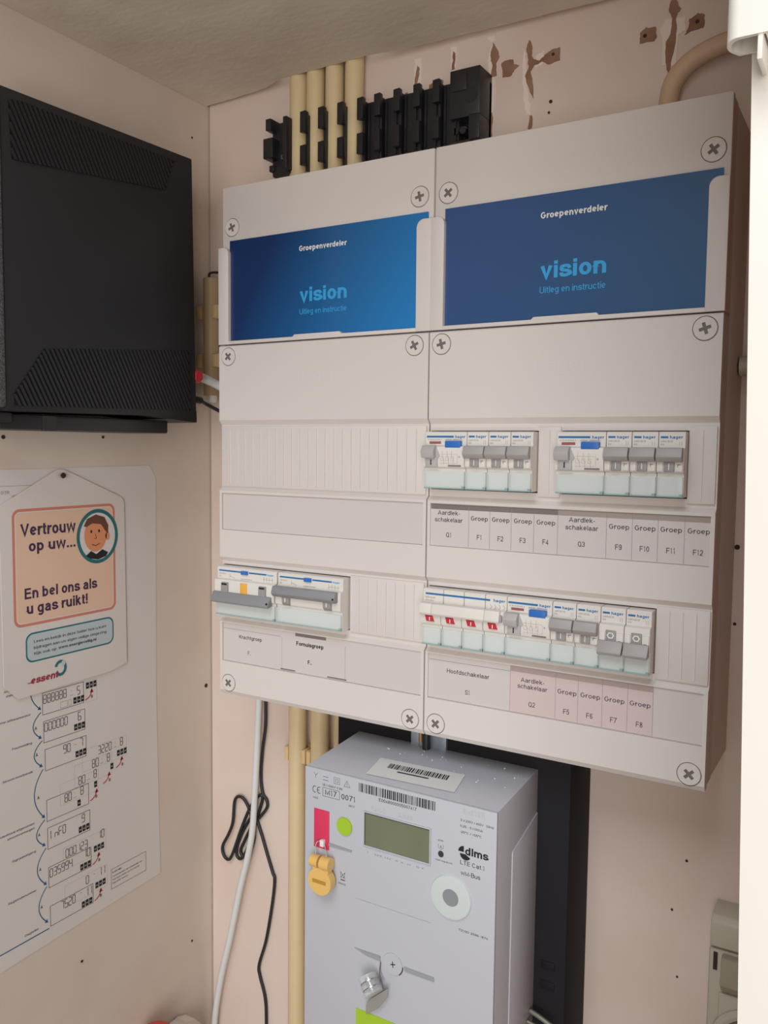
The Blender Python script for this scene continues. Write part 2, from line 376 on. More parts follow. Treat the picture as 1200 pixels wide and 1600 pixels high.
    def build(s, name, parent=None, kind=None, smooth=25, origin=None):
        s.flush(); bm = s.bm
        if s.mats == []: s.mats = [PLAST]
        bmesh.ops.recalc_face_normals(bm, faces=bm.faces[:])
        L = [W(*v.co) for v in bm.verts]
        if parent is not None:
            org = abs_loc(parent)
        else:
            xs = [v.x for v in L]; ys = [v.y for v in L]; zs = [v.z for v in L]
            org = W(*origin) if origin else Vector(((min(xs)+max(xs))/2, (min(ys)+max(ys))/2, min(zs)))
        for v, p in zip(bm.verts, L): v.co = p-org
        bm.faces.layers.int.remove(s.done); me = bpy.data.meshes.new(name); bm.to_mesh(me); bm.free()
        for m in s.mats: me.materials.append(m)
        me.polygons.foreach_set('use_smooth', [not s.flat]*len(me.polygons))
        me.set_sharp_from_angle(angle=math.radians(50 if s.rnd else smooth))
        o = bpy.data.objects.new(name, me); COL.objects.link(o)
        if parent is not None: o.parent = parent
        else: o.location = org
        if kind: o['kind'] = kind
        return o
def abs_loc(o):
    p = Vector((0, 0, 0))
    while o: p = p+o.location; o = o.parent
    return p
def rrect(u0, u1, v0, v1, r, n=6):
    if r <= 0: return [(u0, v0), (u1, v0), (u1, v1), (u0, v1)]
    o = []
    for cu, cv, a in ((u1-r, v1-r, 0), (u0+r, v1-r, 90), (u0+r, v0+r, 180), (u1-r, v0+r, 270)):
        for i in range(n+1):
            t = math.radians(a+90*i/n); o.append((cu+r*math.cos(t), cv+r*math.sin(t)))
    return o
def thing(name, label, cat, base, group=None):
    o = bpy.data.objects.new(name, None); COL.objects.link(o); o.location = W(*base); o.empty_display_size = .01
    o['label'] = label; o['category'] = cat
    if group: o['group'] = group
    return o
def tag(o, label, cat, group=None):
    o['label'] = label; o['category'] = cat
    if group: o['group'] = group
    return o
def dup(root, dx, dz, label, group=None):
    r = root.copy(); COL.objects.link(r); r.location = root.location+Vector((dx*.001, 0, dz*.001)); r['label'] = label
    if group: r['group'] = group
    for ch in list(root.children):
        c = ch.copy(); COL.objects.link(c); c.parent = r
        for g in list(ch.children):
            d = g.copy(); COL.objects.link(d); d.parent = c
    return r

# ------------------------------------------------------------------ the cupboard
YB = 91.0
b = MB(WALLB); b.box(-92.7, 560, YB, YB+20, -ZOFF, 150); wall_back = b.build('wall_back', kind='structure')
b = MB(WALL); b.box(-114, -94.2, -330, YB+20, -ZOFF, 150); wall_left = b.build('wall_left', kind='structure')
b = MB(WALLR); b.box(530, 550, -262, YB, -ZOFF, 118); b.build('wall_right', kind='structure')
def ceil_edge(x):
    K = [(-94, 87), (-50, 85), (-5, 80), (15, 71.6), (112, 71.6), (150, 77), (250, 81), (340, 83.5), (600, 85)]
    for (a, p), (c, q) in zip(K, K[1:]):
        if a <= x <= c: return p+(q-p)*(x-a)/(c-a)+random.uniform(-.9, .5)
    return 85
b = MB(CEIL); b.prism([(-93.8, -330), (560, -330)] + [(560-i*8.0, ceil_edge(560-i*8.0)) for i in range(0, 82)] + [(-93.8, 87)], 'z', 118, 140)
ceiling = b.build('ceiling', kind='structure')
b = MB(FLOOR); b.box(-114, 800, -2600, YB+20, -ZOFF-30, -ZOFF); b.build('floor', kind='structure')
# white door edge close to the camera at the right
b = MB(DOOR)
b.prism([(494.5, -90), (503.5, -430), (536, -ZOFF+5), (640, -ZOFF+5), (640, 125), (488.8, 125)], 'y', -300, -262, 2.0)
door = b.build('door_1', kind='structure')
b = MB(DOOR)
# hollow half-round catch fixed near the top of the door edge
out = [(500.5, -302), (491.5, -302)] + [(493.2+4.2*math.cos(math.radians(a)), -309+6.5*math.sin(math.radians(a))) for a in range(150, 271, 12)] + [(502, -315.5), (502, -302)]
inn = [(499.5, -303), (492.7, -303)] + [(494+3.8*math.cos(math.radians(a)), -308.6+5.2*math.sin(math.radians(a))) for a in range(150, 271, 12)] + [(500.8, -314), (500.8, -303)]
n = len(out)
A = [b.bm.verts.new((x, y, -108.5)) for x, y in out]; B = [b.bm.verts.new((x, y, -88)) for x, y in out]
C_ = [b.bm.verts.new((x, y, -108.5)) for x, y in inn]; D_ = [b.bm.verts.new((x, y, -96)) for x, y in inn]
for i in range(n):
    j = (i+1) % n
    b.bm.faces.new((A[i], A[j], B[j], B[i])); b.bm.faces.new((A[i], C_[i], C_[j], A[j])); b.bm.faces.new((C_[i], D_[i], D_[j], C_[j]))
b.bm.faces.new(B); b.bm.faces.new(D_)
b.box(498.6, 500.2, -315, -302, -116, -108, .4)
b.build('door_catch', door)

# worn spots of the back wall: bare board where brackets were torn off, holes
def jag(pts, amp=.5, n=4):
    o = []
    for i, p in enumerate(pts):
        q = pts[(i+1) % len(pts)]
        for k in range(n):
            t = k/n; o.append((p[0]+(q[0]-p[0])*t+random.uniform(-amp, amp), p[1]+(q[1]-p[1])*t+random.uniform(-amp, amp)))
    return o
def scar(polys, flakes, holes):
    b = MB(FLAKE)
    for f in flakes: b.prism(jag(f, .9, 3), 'y', YB-.5, YB)
    b.use(SCAR)
    for p in polys: b.prism(jag(p, .45), 'y', YB-.75, YB)
    b.use(SCARD)
    for (x, z, r) in holes: b.cyl((x, YB-1, z), 'y', r, .9, 14)
    return b.build('paint_scar', wall_back)
scar([[(229.5, 111), (232.5, 106), (235.7, 98), (232, 93), (233.5, 83), (228, 82), (229, 92), (227, 100)], [(227.6, 55), (230.2, 52), (229.8, 33), (226, 33)],
      [(237.5, 92), (243, 94), (248, 93), (249, 89), (253.5, 87), (249, 84), (246, 80), (239, 80)]],
     [[(226, 101), (229, 112), (231, 90), (232, 60), (229, 45), (224, 60), (225.5, 84)], [(225, 117), (232, 117), (231, 112), (226, 112)]], [])
scar([[(262.4, 106), (265, 100), (264.6, 93), (267, 89), (272, 87), (278, 91.6), (284, 94), (289, 94), (289, 84), (280, 82), (274, 85.5), (267, 84), (263.5, 80), (266, 72), (266.9, 57), (263, 66), (259, 77), (262, 84), (261, 95), (259.3, 98.7)],
      [(264.5, 44), (266.4, 44), (266, 33.5), (263, 33.5)]],
     [[(258, 98), (260, 90), (262, 72), (263, 56), (266, 45), (261, 45), (258.5, 60), (257, 78)], [(268, 91), (276, 95), (275, 84), (268, 83)]], [(283.5, 89.5, 1.3), (282.3, 52.1, 1.4), (281, 43.5, 1.0)])
scar([[(377.5, 109), (381, 108.5), (384.2, 101), (381, 96), (382, 84), (380.5, 70), (377, 53), (374.5, 64), (373.7, 78), (377.5, 84), (378.5, 95), (375, 102.5)],
      [(354, 90), (359, 93), (366, 91.5), (367, 84), (365, 82), (354.5, 82)], [(391, 91.5), (397, 94.5), (402.4, 92.6), (401.5, 83), (394, 83), (388, 81), (391, 86)]],
     [[(369, 88), (374, 96), (388, 94), (388, 84), (383, 83), (383, 60), (372, 62), (372, 80)]], [(358, 87, 1.5), (397, 88.5, 1.5)])
scar([[(156, 108), (158, 104), (157, 96), (155, 88), (152, 88), (154, 99)], [(138, 84), (146, 86), (146, 80), (138, 79)], [(168, 88), (175, 92), (182, 90), (182, 84), (168, 83)]],
     [[(153, 114), (160, 114), (159, 92), (160, 84), (150, 84), (152, 98)]], [])
scar([[(191, 112), (193.5, 110), (193, 97), (190, 96), (191.4, 104)], [(210, 87), (218, 88), (222, 84), (214, 82)]], [[(189.5, 116), (195, 116), (194.6, 94), (189, 95)]], [])
def holes(par, pl, lst):
    for (u, v, r) in lst:
        b = MB(SCARD)
        if pl == 'F': b.cyl((u, YB-.5, v), 'y', r, .5, 12)
        else: b.cyl((-94.2, u, v), 'x', r, .5, 12)
        b.build('nail_hole', par)
holes(wall_back, 'F', [(440.9, -308.1, 2.0), (441.4, -367.6, 1.3), (413.1, -564, 1.1), (403.2, -607.7, 1.0), (409.2, -662.9, .9), (310, 30, 1.0)])
holes(wall_left, 'L', [(-158.3, -230, 1.7), (-54.4, -228.4, 1.4), (82.6, -497.3, 2.2), (58.5, -776.7, 1.2), (-88, -721.8, 1.3), (65.7, 80, 1.0)])

# ------------------------------------------------------------------ cabinets
def screw(par, x, z, y, ang):
    b = MB(PLAST); r, L, w, yt = 7.6, 4.0, 1.1, y-.7
    ca, sa = math.cos(ang), math.sin(ang)
    def V(u, v, yy): return b.bm.verts.new((x+u*ca-v*sa, yy, z+u*sa+v*ca))
    cr = [(L, -w), (L, w), (w, w), (w, L), (-w, L), (-w, w), (-L, w), (-L, -w), (-w, -w), (-w, -L), (w, -L), (w, -w)]
    N = 48
    ring = [V(r*math.cos(2*math.pi*i/N), r*math.sin(2*math.pi*i/N), yt) for i in range(N)]
    low = [V((r+.35)*math.cos(2*math.pi*i/N), (r+.35)*math.sin(2*math.pi*i/N), y+.2) for i in range(N)]
    top = [V(*c, yt) for c in cr]; bot = [V(*c, yt+.62) for c in cr]
    tips = [V(L, 0, yt), V(0, L, yt), V(-L, 0, yt), V(0, -L, yt)]
    arms = [(1, 2, 3), (4, 5, 6), (7, 8, 9), (10, 11, 0)]
    for q in range(4):
        arc = [ring[(q*12+k) % N] for k in range(12, -1, -1)]
        b.bm.faces.new([tips[q]]+[top[i] for i in arms[q]]+[tips[(q+1) % 4]]+arc)
    for i in range(N): b.bm.faces.new((ring[i], ring[(i+1) % N], low[(i+1) % N], low[i]))
    b.use(CROSS)
    for i in range(12): b.bm.faces.new((top[i], top[(i+1) % 12], bot[(i+1) % 12], bot[i]))
    b.bm.faces.new(bot)
    b.use(GAP)       # flat dark ring painting in the shade of the gap around the screw cap
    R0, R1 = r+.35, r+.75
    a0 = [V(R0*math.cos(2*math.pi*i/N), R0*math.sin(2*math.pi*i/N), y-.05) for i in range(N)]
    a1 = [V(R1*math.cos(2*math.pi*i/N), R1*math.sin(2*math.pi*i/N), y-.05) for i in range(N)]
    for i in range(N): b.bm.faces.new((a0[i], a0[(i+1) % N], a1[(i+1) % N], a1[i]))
    return b.build('screw_cap', par)

def cabinet(x0, name, label, openings, blanks, scr_ang, tint):
    """x0 = left edge; openings = list per band of (xa,xb) cut-outs; blanks = list of (xa,xb,zt,zb,nribs)"""
    xa, xb = x0+.6, x0+219.4
    root = thing(name, label, 'fuse box', (x0+110, 91, -470), 'fuse box cabinets')
    b = MB(BODYP); b.box(xa+.4, xb-.4, 26, YB, -468, -1.5, 1.2)
    b.box(xa+.4, xb-.4, 9, 26, -142.6, -1.5); b.box(xa+.4, xb-.4, 9, 26, -468, -400); b.box(xa+.4, xa+3, 9, 26, -400, -142); b.box(xb-3, xb-.4, 9, 26, -400, -142)
    b.build('body', root)
    # upper cover
    b = MB(PLAST); b.box(xa, xb, 5.4, 12, -142.4, 0, .9); uc = b.build('upper_cover', root)
    # flap with label pocket
    b = MB(PLAST)
    def side(u0, u1, inner_left):
        r = 6
        pts = [(u0, -142.4), (u1, -142.4), (u1, -55.0), (u0, -55.0)]
        if inner_left: arc = [(u0+r-r*math.cos(math.radians(a)), -55-r+r*math.sin(math.radians(a))) for a in range(0, 91, 15)]; pts = [(u0, -142.4), (u1, -142.4), (u1, -55)] + arc[::-1]
        else: arc = [(u1-r+r*math.cos(math.radians(a)), -55-r+r*math.sin(math.radians(a))) for a in range(0, 91, 15)]; pts = [(u0, -142.4)] + [(u1, -142.4)] + arc + [(u0, -55)]
        b.prism(pts, 'y', 0, 5.6, .35)
    side(x0-.2, x0+11.6, False); side(x0+207.2, x0+220.0, True)
    b.box(x0+11, x0+208, 0.4, 5.6, -142.4, -139.4, .3)
    b.prism([(x0+84, -140), (x0+136, -140), (x0+134, -137.6), (x0+86.5, -137.6)], 'y', .2, 5.6, .3)
    b.build('label_pocket', root)
    card = MB(CARDL if not tint else CARDR); card.box(x0+10.6, x0+215.2, 3.6, 5.5, -141, -48.9); card = card.build('instruction_card', root)
    b = MB(WHITE); b.text('F', 3.5, 'Groepenverdeler', x0+114, -64, 4.6, 49.5, True); b.build('title_lettering', card); b = MB(CARDTXT)
    b.text('F', 3.5, 'vision', x0+114.5, -103.6, 12.2, 49, True); b.build('large_lettering', card); b = MB(CARDTXT)
    b.text('F', 3.5, 'Uitleg en instructie', x0+114.2, -118, 4.7, 49.5)
    b.build('small_lettering', card)
    # lower cover: three raised fields and two recessed bands with module openings
    b = MB(PLAST)
    def field(zt, zb, st=1.5, sb=4.0):       # full-width raised field, sloped at its edges
        b.prism([(9, zt), (3.4, zt), (0, zt-st), (0, zb+sb), (3.4, zb), (9, zb)], 'x', xa, xb)
    b.prism([(9, -143.6), (1, -143.6), (0, -144.6), (0, -211.5), (3.4, -216), (9, -216)], 'x', xa, xb)
    def winfield(zt, zb, wt, wb):            # raised field with a label window
        b.prism([(9, zt), (3.4, zt), (0, zt-3.2), (0, wt), (9, wt)], 'x', xa, xb)
        b.prism([(9, wb), (0, wb), (0, zb+4), (3.4, zb), (9, zb)], 'x', xa, xb)
        b.box(xa, x0+3.2, 0, 9, wb, wt); b.box(x0+216.6, xb, 0, 9, wb, wt)
        b.box(x0+3.2, x0+216.6, 2.2, 9, wb, wt)
    winfield(-273.5, -343, -279.0, -313.4)
    b.prism([(9, -397), (3.4, -397), (0, -400), (0, -401), (9, -401)], 'x', xa, xb)
    b.prism([(9, -438), (0, -438), (0, -466), (2.5, -470), (9, -470)], 'x', xa, xb)
    b.box(xa, x0+3.2, 0, 9, -438, -401); b.box(x0+216.6, xb, 0, 9, -438, -401); b.box(x0+3.2, x0+216.6, 2.2, 9, -438, -401)
    for (zt, zb, wt, wb), ops in zip(((-216, -273.5, -221.3, -268.0), (-343, -397, -345.9, -392.6)), openings):
        b.box(xa, xb, 3.4, 9, wt, zt); b.box(xa, xb, 3.4, 9, zb, wb)
        cur = xa
        for (u0, u1) in ops:
            if u0 > cur: b.box(cur, u0, 3.4, 9, wb, wt)
            cur = u1
        if cur < xb: b.box(cur, xb, 3.4, 9, wb, wt)
    lc = b.build('lower_cover', root)
    b = MB(mat('raised_letter_plastic', '#ddd5d0', .35)); b.text('F', -.1, 'hager', x0+(110 if not tint else 108), -173, 9, 41)
    lt = b.build('raised_lettering', lc)
    for (u0, u1, zt, zb, nr) in blanks:
        b = MB(PLAST); b.box(u0, u1, 1.6, 4, zb, zt, .3)
        for k in range(1, nr):
            u = u0+(u1-u0)*k/nr; b.box(u-.4, u+.4, .9, 1.8, zb+2.5, zt-2.5)
        b.build('blanking_plate', root)
    ang = iter(scr_ang)
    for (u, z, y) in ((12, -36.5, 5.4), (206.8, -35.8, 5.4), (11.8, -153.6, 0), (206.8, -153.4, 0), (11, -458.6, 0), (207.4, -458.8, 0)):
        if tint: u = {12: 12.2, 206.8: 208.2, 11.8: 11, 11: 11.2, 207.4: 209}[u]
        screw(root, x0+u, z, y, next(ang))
    return root
cabL = cabinet(0, 'distribution_cabinet', 'white left fuse box cabinet, with a plain ribbed band across its middle', [[], [(3, 146)]],
               [(2.2, 217.8, -217.2, -272.6, 24), (146.2, 217.6, -344.6, -393.5, 8)], [.4, .2, .7, .5, .8, .75], False)
cabR = cabinet(220, 'distribution_cabinet', 'white right fuse box cabinet, with two rows of small switches',
               [[(221.8, 312.2), (330, 420)], [(221.8, 402.4)]],
               [(312.6, 329.8, -218.5, -270.5, 2), (420.4, 438.3, -218.5, -271, 2), (402.8, 438.6, -344, -395.6, 4)], [.7, .6, .25, .3, .8, .75], True)

# label strips behind the windows
def strip(par, u0, u1, zt, zb, m):
    b = MB(m); b.box(u0, u1, 1.5, 2.3, zb, zt); return b.build('label_strip', par)
s1 = strip(cabL, 3.6, 216.2, -279.6, -313.0, PAPER)
s2 = strip(cabL, 3.6, 216.2, -401.4, -437.4, PAPER)
b = MB(BARD); b.rect('F', 1.4, 88, 121.5, -404.4, -401.6); b.rect('F', 1.4, 71.5, 88, -437, -435.8); b.rect('F', 1.4, 123, 143, -437, -435.8); b.build('label_bars', s2)
b = MB(INKL); b.rect('F', 1.4, 3.6, 72, -406.9, -406.6)
for x in (73.2, 141.6): b.rect('F', 1.4, x-.1, x+.1, -437, -407)
b.build('label_lines', s2); b = MB(INK); b.text('F', 1.35, 'Krachtgroep', 36.3, -413, 3.4, 27); b.text('F', 1.35, 'F..', 35, -427.3, 3.4); b.build('lettering', s2); b = MB(INKD); b.text('F', 1.35, 'Fornuisgroep', 104, -410.8, 3.6, 29.5, True); b.text('F', 1.35, 'F..', 104, -426.3, 3.6, None, True)
b.build('lettering', s2)
s3 = strip(cabR, 223.2, 436.6, -279.6, -313.0, PAPER)
b = MB(BARD); b.rect('F', 1.4, 223.4, 329.4, -283.6, -279.6); b.use(BARL); b.rect('F', 1.4, 329.4, 436.4, -283.6, -279.6)
b.use(INKL)
for x in (256.7, 274.6, 292.4, 310.6, 329.2, 365.6, 384, 401.8, 419.6): b.rect('F', 1.35, x-.14, x+.14, -312.8, -280)
b.use(INK)
for cx, q in ((239.2, 'Q1'), (347.4, 'Q3')):
    b.text('F', 1.35, 'Aardlek-', cx, -286.3, 3.5, 19.5); b.text('F', 1.35, 'schakelaar', cx, -291.9, 3.5, 24.5); b.text('F', 1.35, q, cx, -303.9, 3.7)
for cx, q in ((265.8, 'F1'), (283.7, 'F2'), (301.8, 'F3'), (320, 'F4'), (374.6, 'F9'), (392.9, 'F10'), (410.7, 'F11'), (428.9, 'F12')):
    b.text('F', 1.35, 'Groep', cx, -289.6, 3.5, 14.4); b.text('F', 1.35, q, cx, -304.2, 3.8)
b.build('lettering', s3)
s4 = strip(cabR, 223.2, 436.6, -401.4, -437.4, PAPER)
b = MB(PAPERP); b.rect('F', 1.42, 294.6, 402.6, -437.2, -401.5); b.use(BARP); b.rect('F', 1.38, 294.6, 402.6, -405.8, -401.5)  # pink reflection painted over these label cells and their band
b.use(INKL); b.rect('F', 1.38, 223.4, 294.6, -406.2, -405.9)
for x in (294.5, 330.9, 348.2, 366.4, 384.7, 402.6): b.rect('F', 1.35, x-.13, x+.13, -437, -402)
b.use(INK); b.text('F', 1.35, 'Hoofdschakelaar', 258.4, -413.6, 3.4, 37); b.text('F', 1.35, 'S1', 258.2, -428.8, 3.6)
b.text('F', 1.35, 'Aardlek-', 312.6, -411.3, 3.4, 19); b.text('F', 1.35, 'schakelaar', 312.6, -416.3, 3.4, 24); b.text('F', 1.35, 'Q2', 312.4, -429.6, 3.7)
for cx, q in ((339.8, 'F5'), (357.5, 'F6'), (375.3, 'F7'), (393.7, 'F8')):
    b.text('F', 1.35, 'Groep', cx, -415.6, 3.5, 14.6); b.text('F', 1.35, q, cx-.2, -430.4, 3.8)
b.build('lettering', s4)

# ------------------------------------------------------------------ breakers (x from their left edge, z from the top of the opening)
PROF = [(20, 0), (-6.2, 0), (-7, -.9), (-7, -10.6), (-10.6, -11.6), (-11.2, -14), (-11.2, -25.5), (-10.4, -27.6), (-8.2, -28.6), (-8.2, -44.6), (20, -44.6)]
def housing(root, x, z, poles, pitch=18.0):
    b = MB(MODW)
    for k in range(poles): b.prism([(y, z+v) for y, v in PROF], 'x', x+k*pitch+.28, x+(k+1)*pitch-.28)
    return b.build('housing', root)
def tcover(root, x, z, n, w):
    b = MB(TCOV)
    for k in range(n):
        a = x+k*w+.5; c = x+(k+1)*w-.5
        b.box(a, c, -10.4, -8.4, z-44.4, z-30.6, .3); b.box(a, a+.8, -10.2, -8.3, z-44.2, z-31); b.box(c-.8, c, -10.2, -8.3, z-44.2, z-31)
    b.use(TEAL)
    for k in range(n): b.box(x+(k+1)*w-2.6, x+(k+1)*w-.4, -10.7, -8.3, z-44.5, z-42.3)
    for k in range(n): b.box(x+k*w+.5, x+(k+1)*w-2.6, -10.6, -8.3, z-44.5, z-43.7)
    return b.build('terminal_cover', root)
def grip(b, x0, x1, z, up_, bev=.35):
    if up_: pr = [(-10.8, -10.8), (-15.0, -11.2), (-17.2, -17.2), (-14.6, -20.5), (-10.8, -20.2)]
    else: pr = [(-10.8, -22.4), (-13.2, -22.6), (-17.6, -30.2), (-16.6, -32.2), (-10.8, -31.0)]
    b.prism([(y, z+v) for y, v in pr], 'x', x0, x1, bev)
def mcb(x, z, up_, label):
    root = thing('circuit_breaker', label, 'circuit breaker', (x+9, 0, z-44.6), 'single grey toggle circuit breakers')
    housing(root, x, z, 1)
    b = MB(BRBLUE); b.rect('F', -7.08, x+1.4, x+6.4, z-4.5, z-3.1); b.text('F', -7.08, 'hager', x+11.6, z-3.7, 2.1, 8.8, True)
    b.use(INKL); b.text('F', -7.08, 'MKN516', x+1.5, z-6.6, 1.3, 8, align='l'); b.text('F', -7.08, 'B16', x+1.5, z-8.7, 1.2, align='l')
    b.line('F', -7.08, ((x+14, z-6.6), (x+14, z-9.5)), .2); b.line('F', -7.08, ((x+15.4, z-6.6), (x+15.4, z-9.5)), .2)
    b.build('brand_print', root)
    b = MB(TOGG); grip(b, x+.5, x+17.5, z, up_)
    b.use(TOGGD)
    if up_: b.box(x+5, x+12, -12.4, -10.5, z-27.3, z-19.5, .5)
    else: b.box(x+5, x+12.4, -12.2, -10.5, z-23.4, z-15.2, .5)
    b.use(WHITE)
    if up_: b.rect('F', -12.5, x+8.2, x+8.8, z-25.8, z-21.5)
    else: b.line('F', -12.3, [(x+8.7+2.2*math.cos(math.radians(a)), z-18.8+2*math.sin(math.radians(a))) for a in range(0, 360, 60)], .8, True)
    b.build('toggle', root)
    b = MB(MODW); b.box(x+12.8, x+17.3, -12.0, -11, z-27, z-20 if up_ else z-16.5, .3); b.box(x+.8, x+4.4, -12.0, -11, z-27, z-20 if up_ else z-16.5, .3)
    b.use(INKL); b.rect('F', -12.06, x+14, x+16.2, z-22.6, z-22.1); b.rect('F', -12.06, x+14, x+14.5, z-24, z-22.1)
    b.build('nose_cheek', root)
    tcover(root, x, z, 1, 18)
    return root
def rcd(x, z, label):
    root = thing('residual_current_switch', label, 'safety switch', (x+18, 0, z-44.6), 'residual current switches')
    b = MB(MODW); b.prism([(y, z+v) for y, v in PROF], 'x', x+.28, x+35.72); b.build('housing', root)
    b = MB(BRBLUE); b.rect('F', -7.08, x+1, x+24.5, z-4.7, z-3.2); b.text('F', -7.08, 'hager', x+30, z-3.9, 2.1, 9, True)
    b.use(INKL); b.text('F', -7.08, 'CDA240J', x+2, z-6.3, 1.1, 12, align='l'); b.text('F', -7.08, '40A 30mA', x+17, z-6.3, 1.1, 15, align='l')
    b.use(INKF)
    for k in range(3):
        b.line('F', -11.3, ((x+17+k*4, z-15), (x+17+k*4, z-20), (x+18.4+k*4, z-21.5), (x+18.4+k*4, z-25.5)), .25)
        b.frame('F', -11.3, x+15.6+k*4.4, x+18+k*4.4, z-22.5, z-19.5, .22)
    b.line('F', -11.3, ((x+15, z-17.6), (x+30, z-17.6), (x+30, z-24.6), (x+15, z-24.6)), .22)
    b.ell('F', -11.3, x+13.8, z-19, .8, .8, 12); b.ell('F', -11.3, x+31.5, z-19.5, .8, .8, 12)
    b.use(REDT); b.rect('F', -7.08, x+3.4, x+13.6, z-9.6, z-7.6); b.rect('F', -7.08, x+21, x+30, z-14, z-13.6)
    b.use(BARD); b.rect('F', -11.3, x+22, x+33, z-27, z-25.8)
    b.build('brand_print', root)
    b = MB(TESTB); b.box(x+19, x+32, -11.5, -6.9, z-12.4, z-7.2, .5); b.build('test_button', root)
    b = MB(TOGGL)
    b.prism([(y, z+v) for y, v in [(-10.5, -10.6), (-13.6, -11), (-17, -15.4), (-15.2, -20.6), (-10.5, -20.6)]], 'x', x+.4, x+11.4, .4)
    b.box(x+2.6, x+13, -12.6, -10.6, z-27.6, z-20, .5); b.prism([(x+11.2, z-11), (x+15, z-19), (x+13, z-21), (x+11.2, z-20.5)], 'y', -11.9, -10.6)
    b.use(INKD); b.rect('F', -12.7, x+7.2, x+8.2, z-26, z-21.8); b.build('toggle', root)
    tcover(root, x, z, 1, 36)
    return root
Z1, Z2 = -222.2, -346.9
rcd(222, Z1, 'safety switch with blue test button above label Q1')
mcb(258, Z1, True, 'breaker with raised grey toggle above label F1')
mcb(276, Z1, True, 'breaker with raised grey toggle above label F2')
mcb(294, Z1, True, 'breaker with raised grey toggle above label F3, beside a blank plate')
rcd(330, Z1, 'safety switch with blue test button above label Q3')
mcb(366, Z1, True, 'breaker with raised grey toggle above label F9')
mcb(384, Z1, True, 'breaker with raised grey toggle above label F10')
mcb(402, Z1, True, 'breaker with raised grey toggle above label F11, at the right end of its row')
rcd(294, Z2, 'safety switch with blue test button above label Q2, beside the main switch')
mcb(330, Z2, True, 'breaker with raised grey toggle above label F5')
mcb(348, Z2, True, 'breaker with raised grey toggle above label F6')
mcb(366, Z2, False, 'breaker with lowered grey toggle above label F7')
mcb(384, Z2, False, 'breaker with lowered grey toggle above label F8, last in its row')
# main switch, four poles
def main_switch(x, z):
    root = thing('main_switch', 'wide white main switch with four red windows above label S1', 'main switch', (x+36, 0, z-44.6))
    housing(root, x, z, 4)
    b = MB(BRBLUE); b.rect('F', -7.08, x+2, x+58, z-4.8, z-3.3); b.text('F', -7.08, 'hager', x+65.5, z-3.9, 2.3, 10, True)
    b.use(INKL); b.text('F', -7.08, 'SBN440', x+1.6, z-7, 1.4, 9, align='l'); b.text('F', -7.08, '40A 400V', x+1.6, z-9.2, 1.2, 8, align='l')
    for k in range(4): b.line('F', -7.08, ((x+58+k*3.6, z-7), (x+59.4+k*3.6, z-9), (x+58+k*3.6, z-11)), .3)
    b.build('brand_print', root)
    b = MB(MODW)
    for a, c in ((.2, 10.8), (11.1, 56), (56.3, 68.5)): b.prism([(y, z+v) for y, v in [(-10.5, -10.4), (-13.8, -11), (-15, -18.4), (-14, -20), (-10.5, -19.6)]], 'x', x+a, x+c, .3)
    b.use(TOGG); b.box(x+68.6, x+70, -13.4, -10.5, z-19.4, z-14, .3)
    b.build('toggle', root)
    for k in range(4):
        b = MB(RED); b.prism([(x+18*k+5.6, z-25.2), (x+18*k+4.2, z-20.6), (x+18*k+10.6, z-20.6), (x+18*k+12.4, z-25.2)], 'y', -12.2, -11)
        b.use(WHITE); b.rect('F', -12.3, x+18*k+8.1, x+18*k+8.8, z-24.6, z-21.8); b.build('red_window', root)
    tcover(root, x, z, 4, 18)
main_switch(222, Z2)
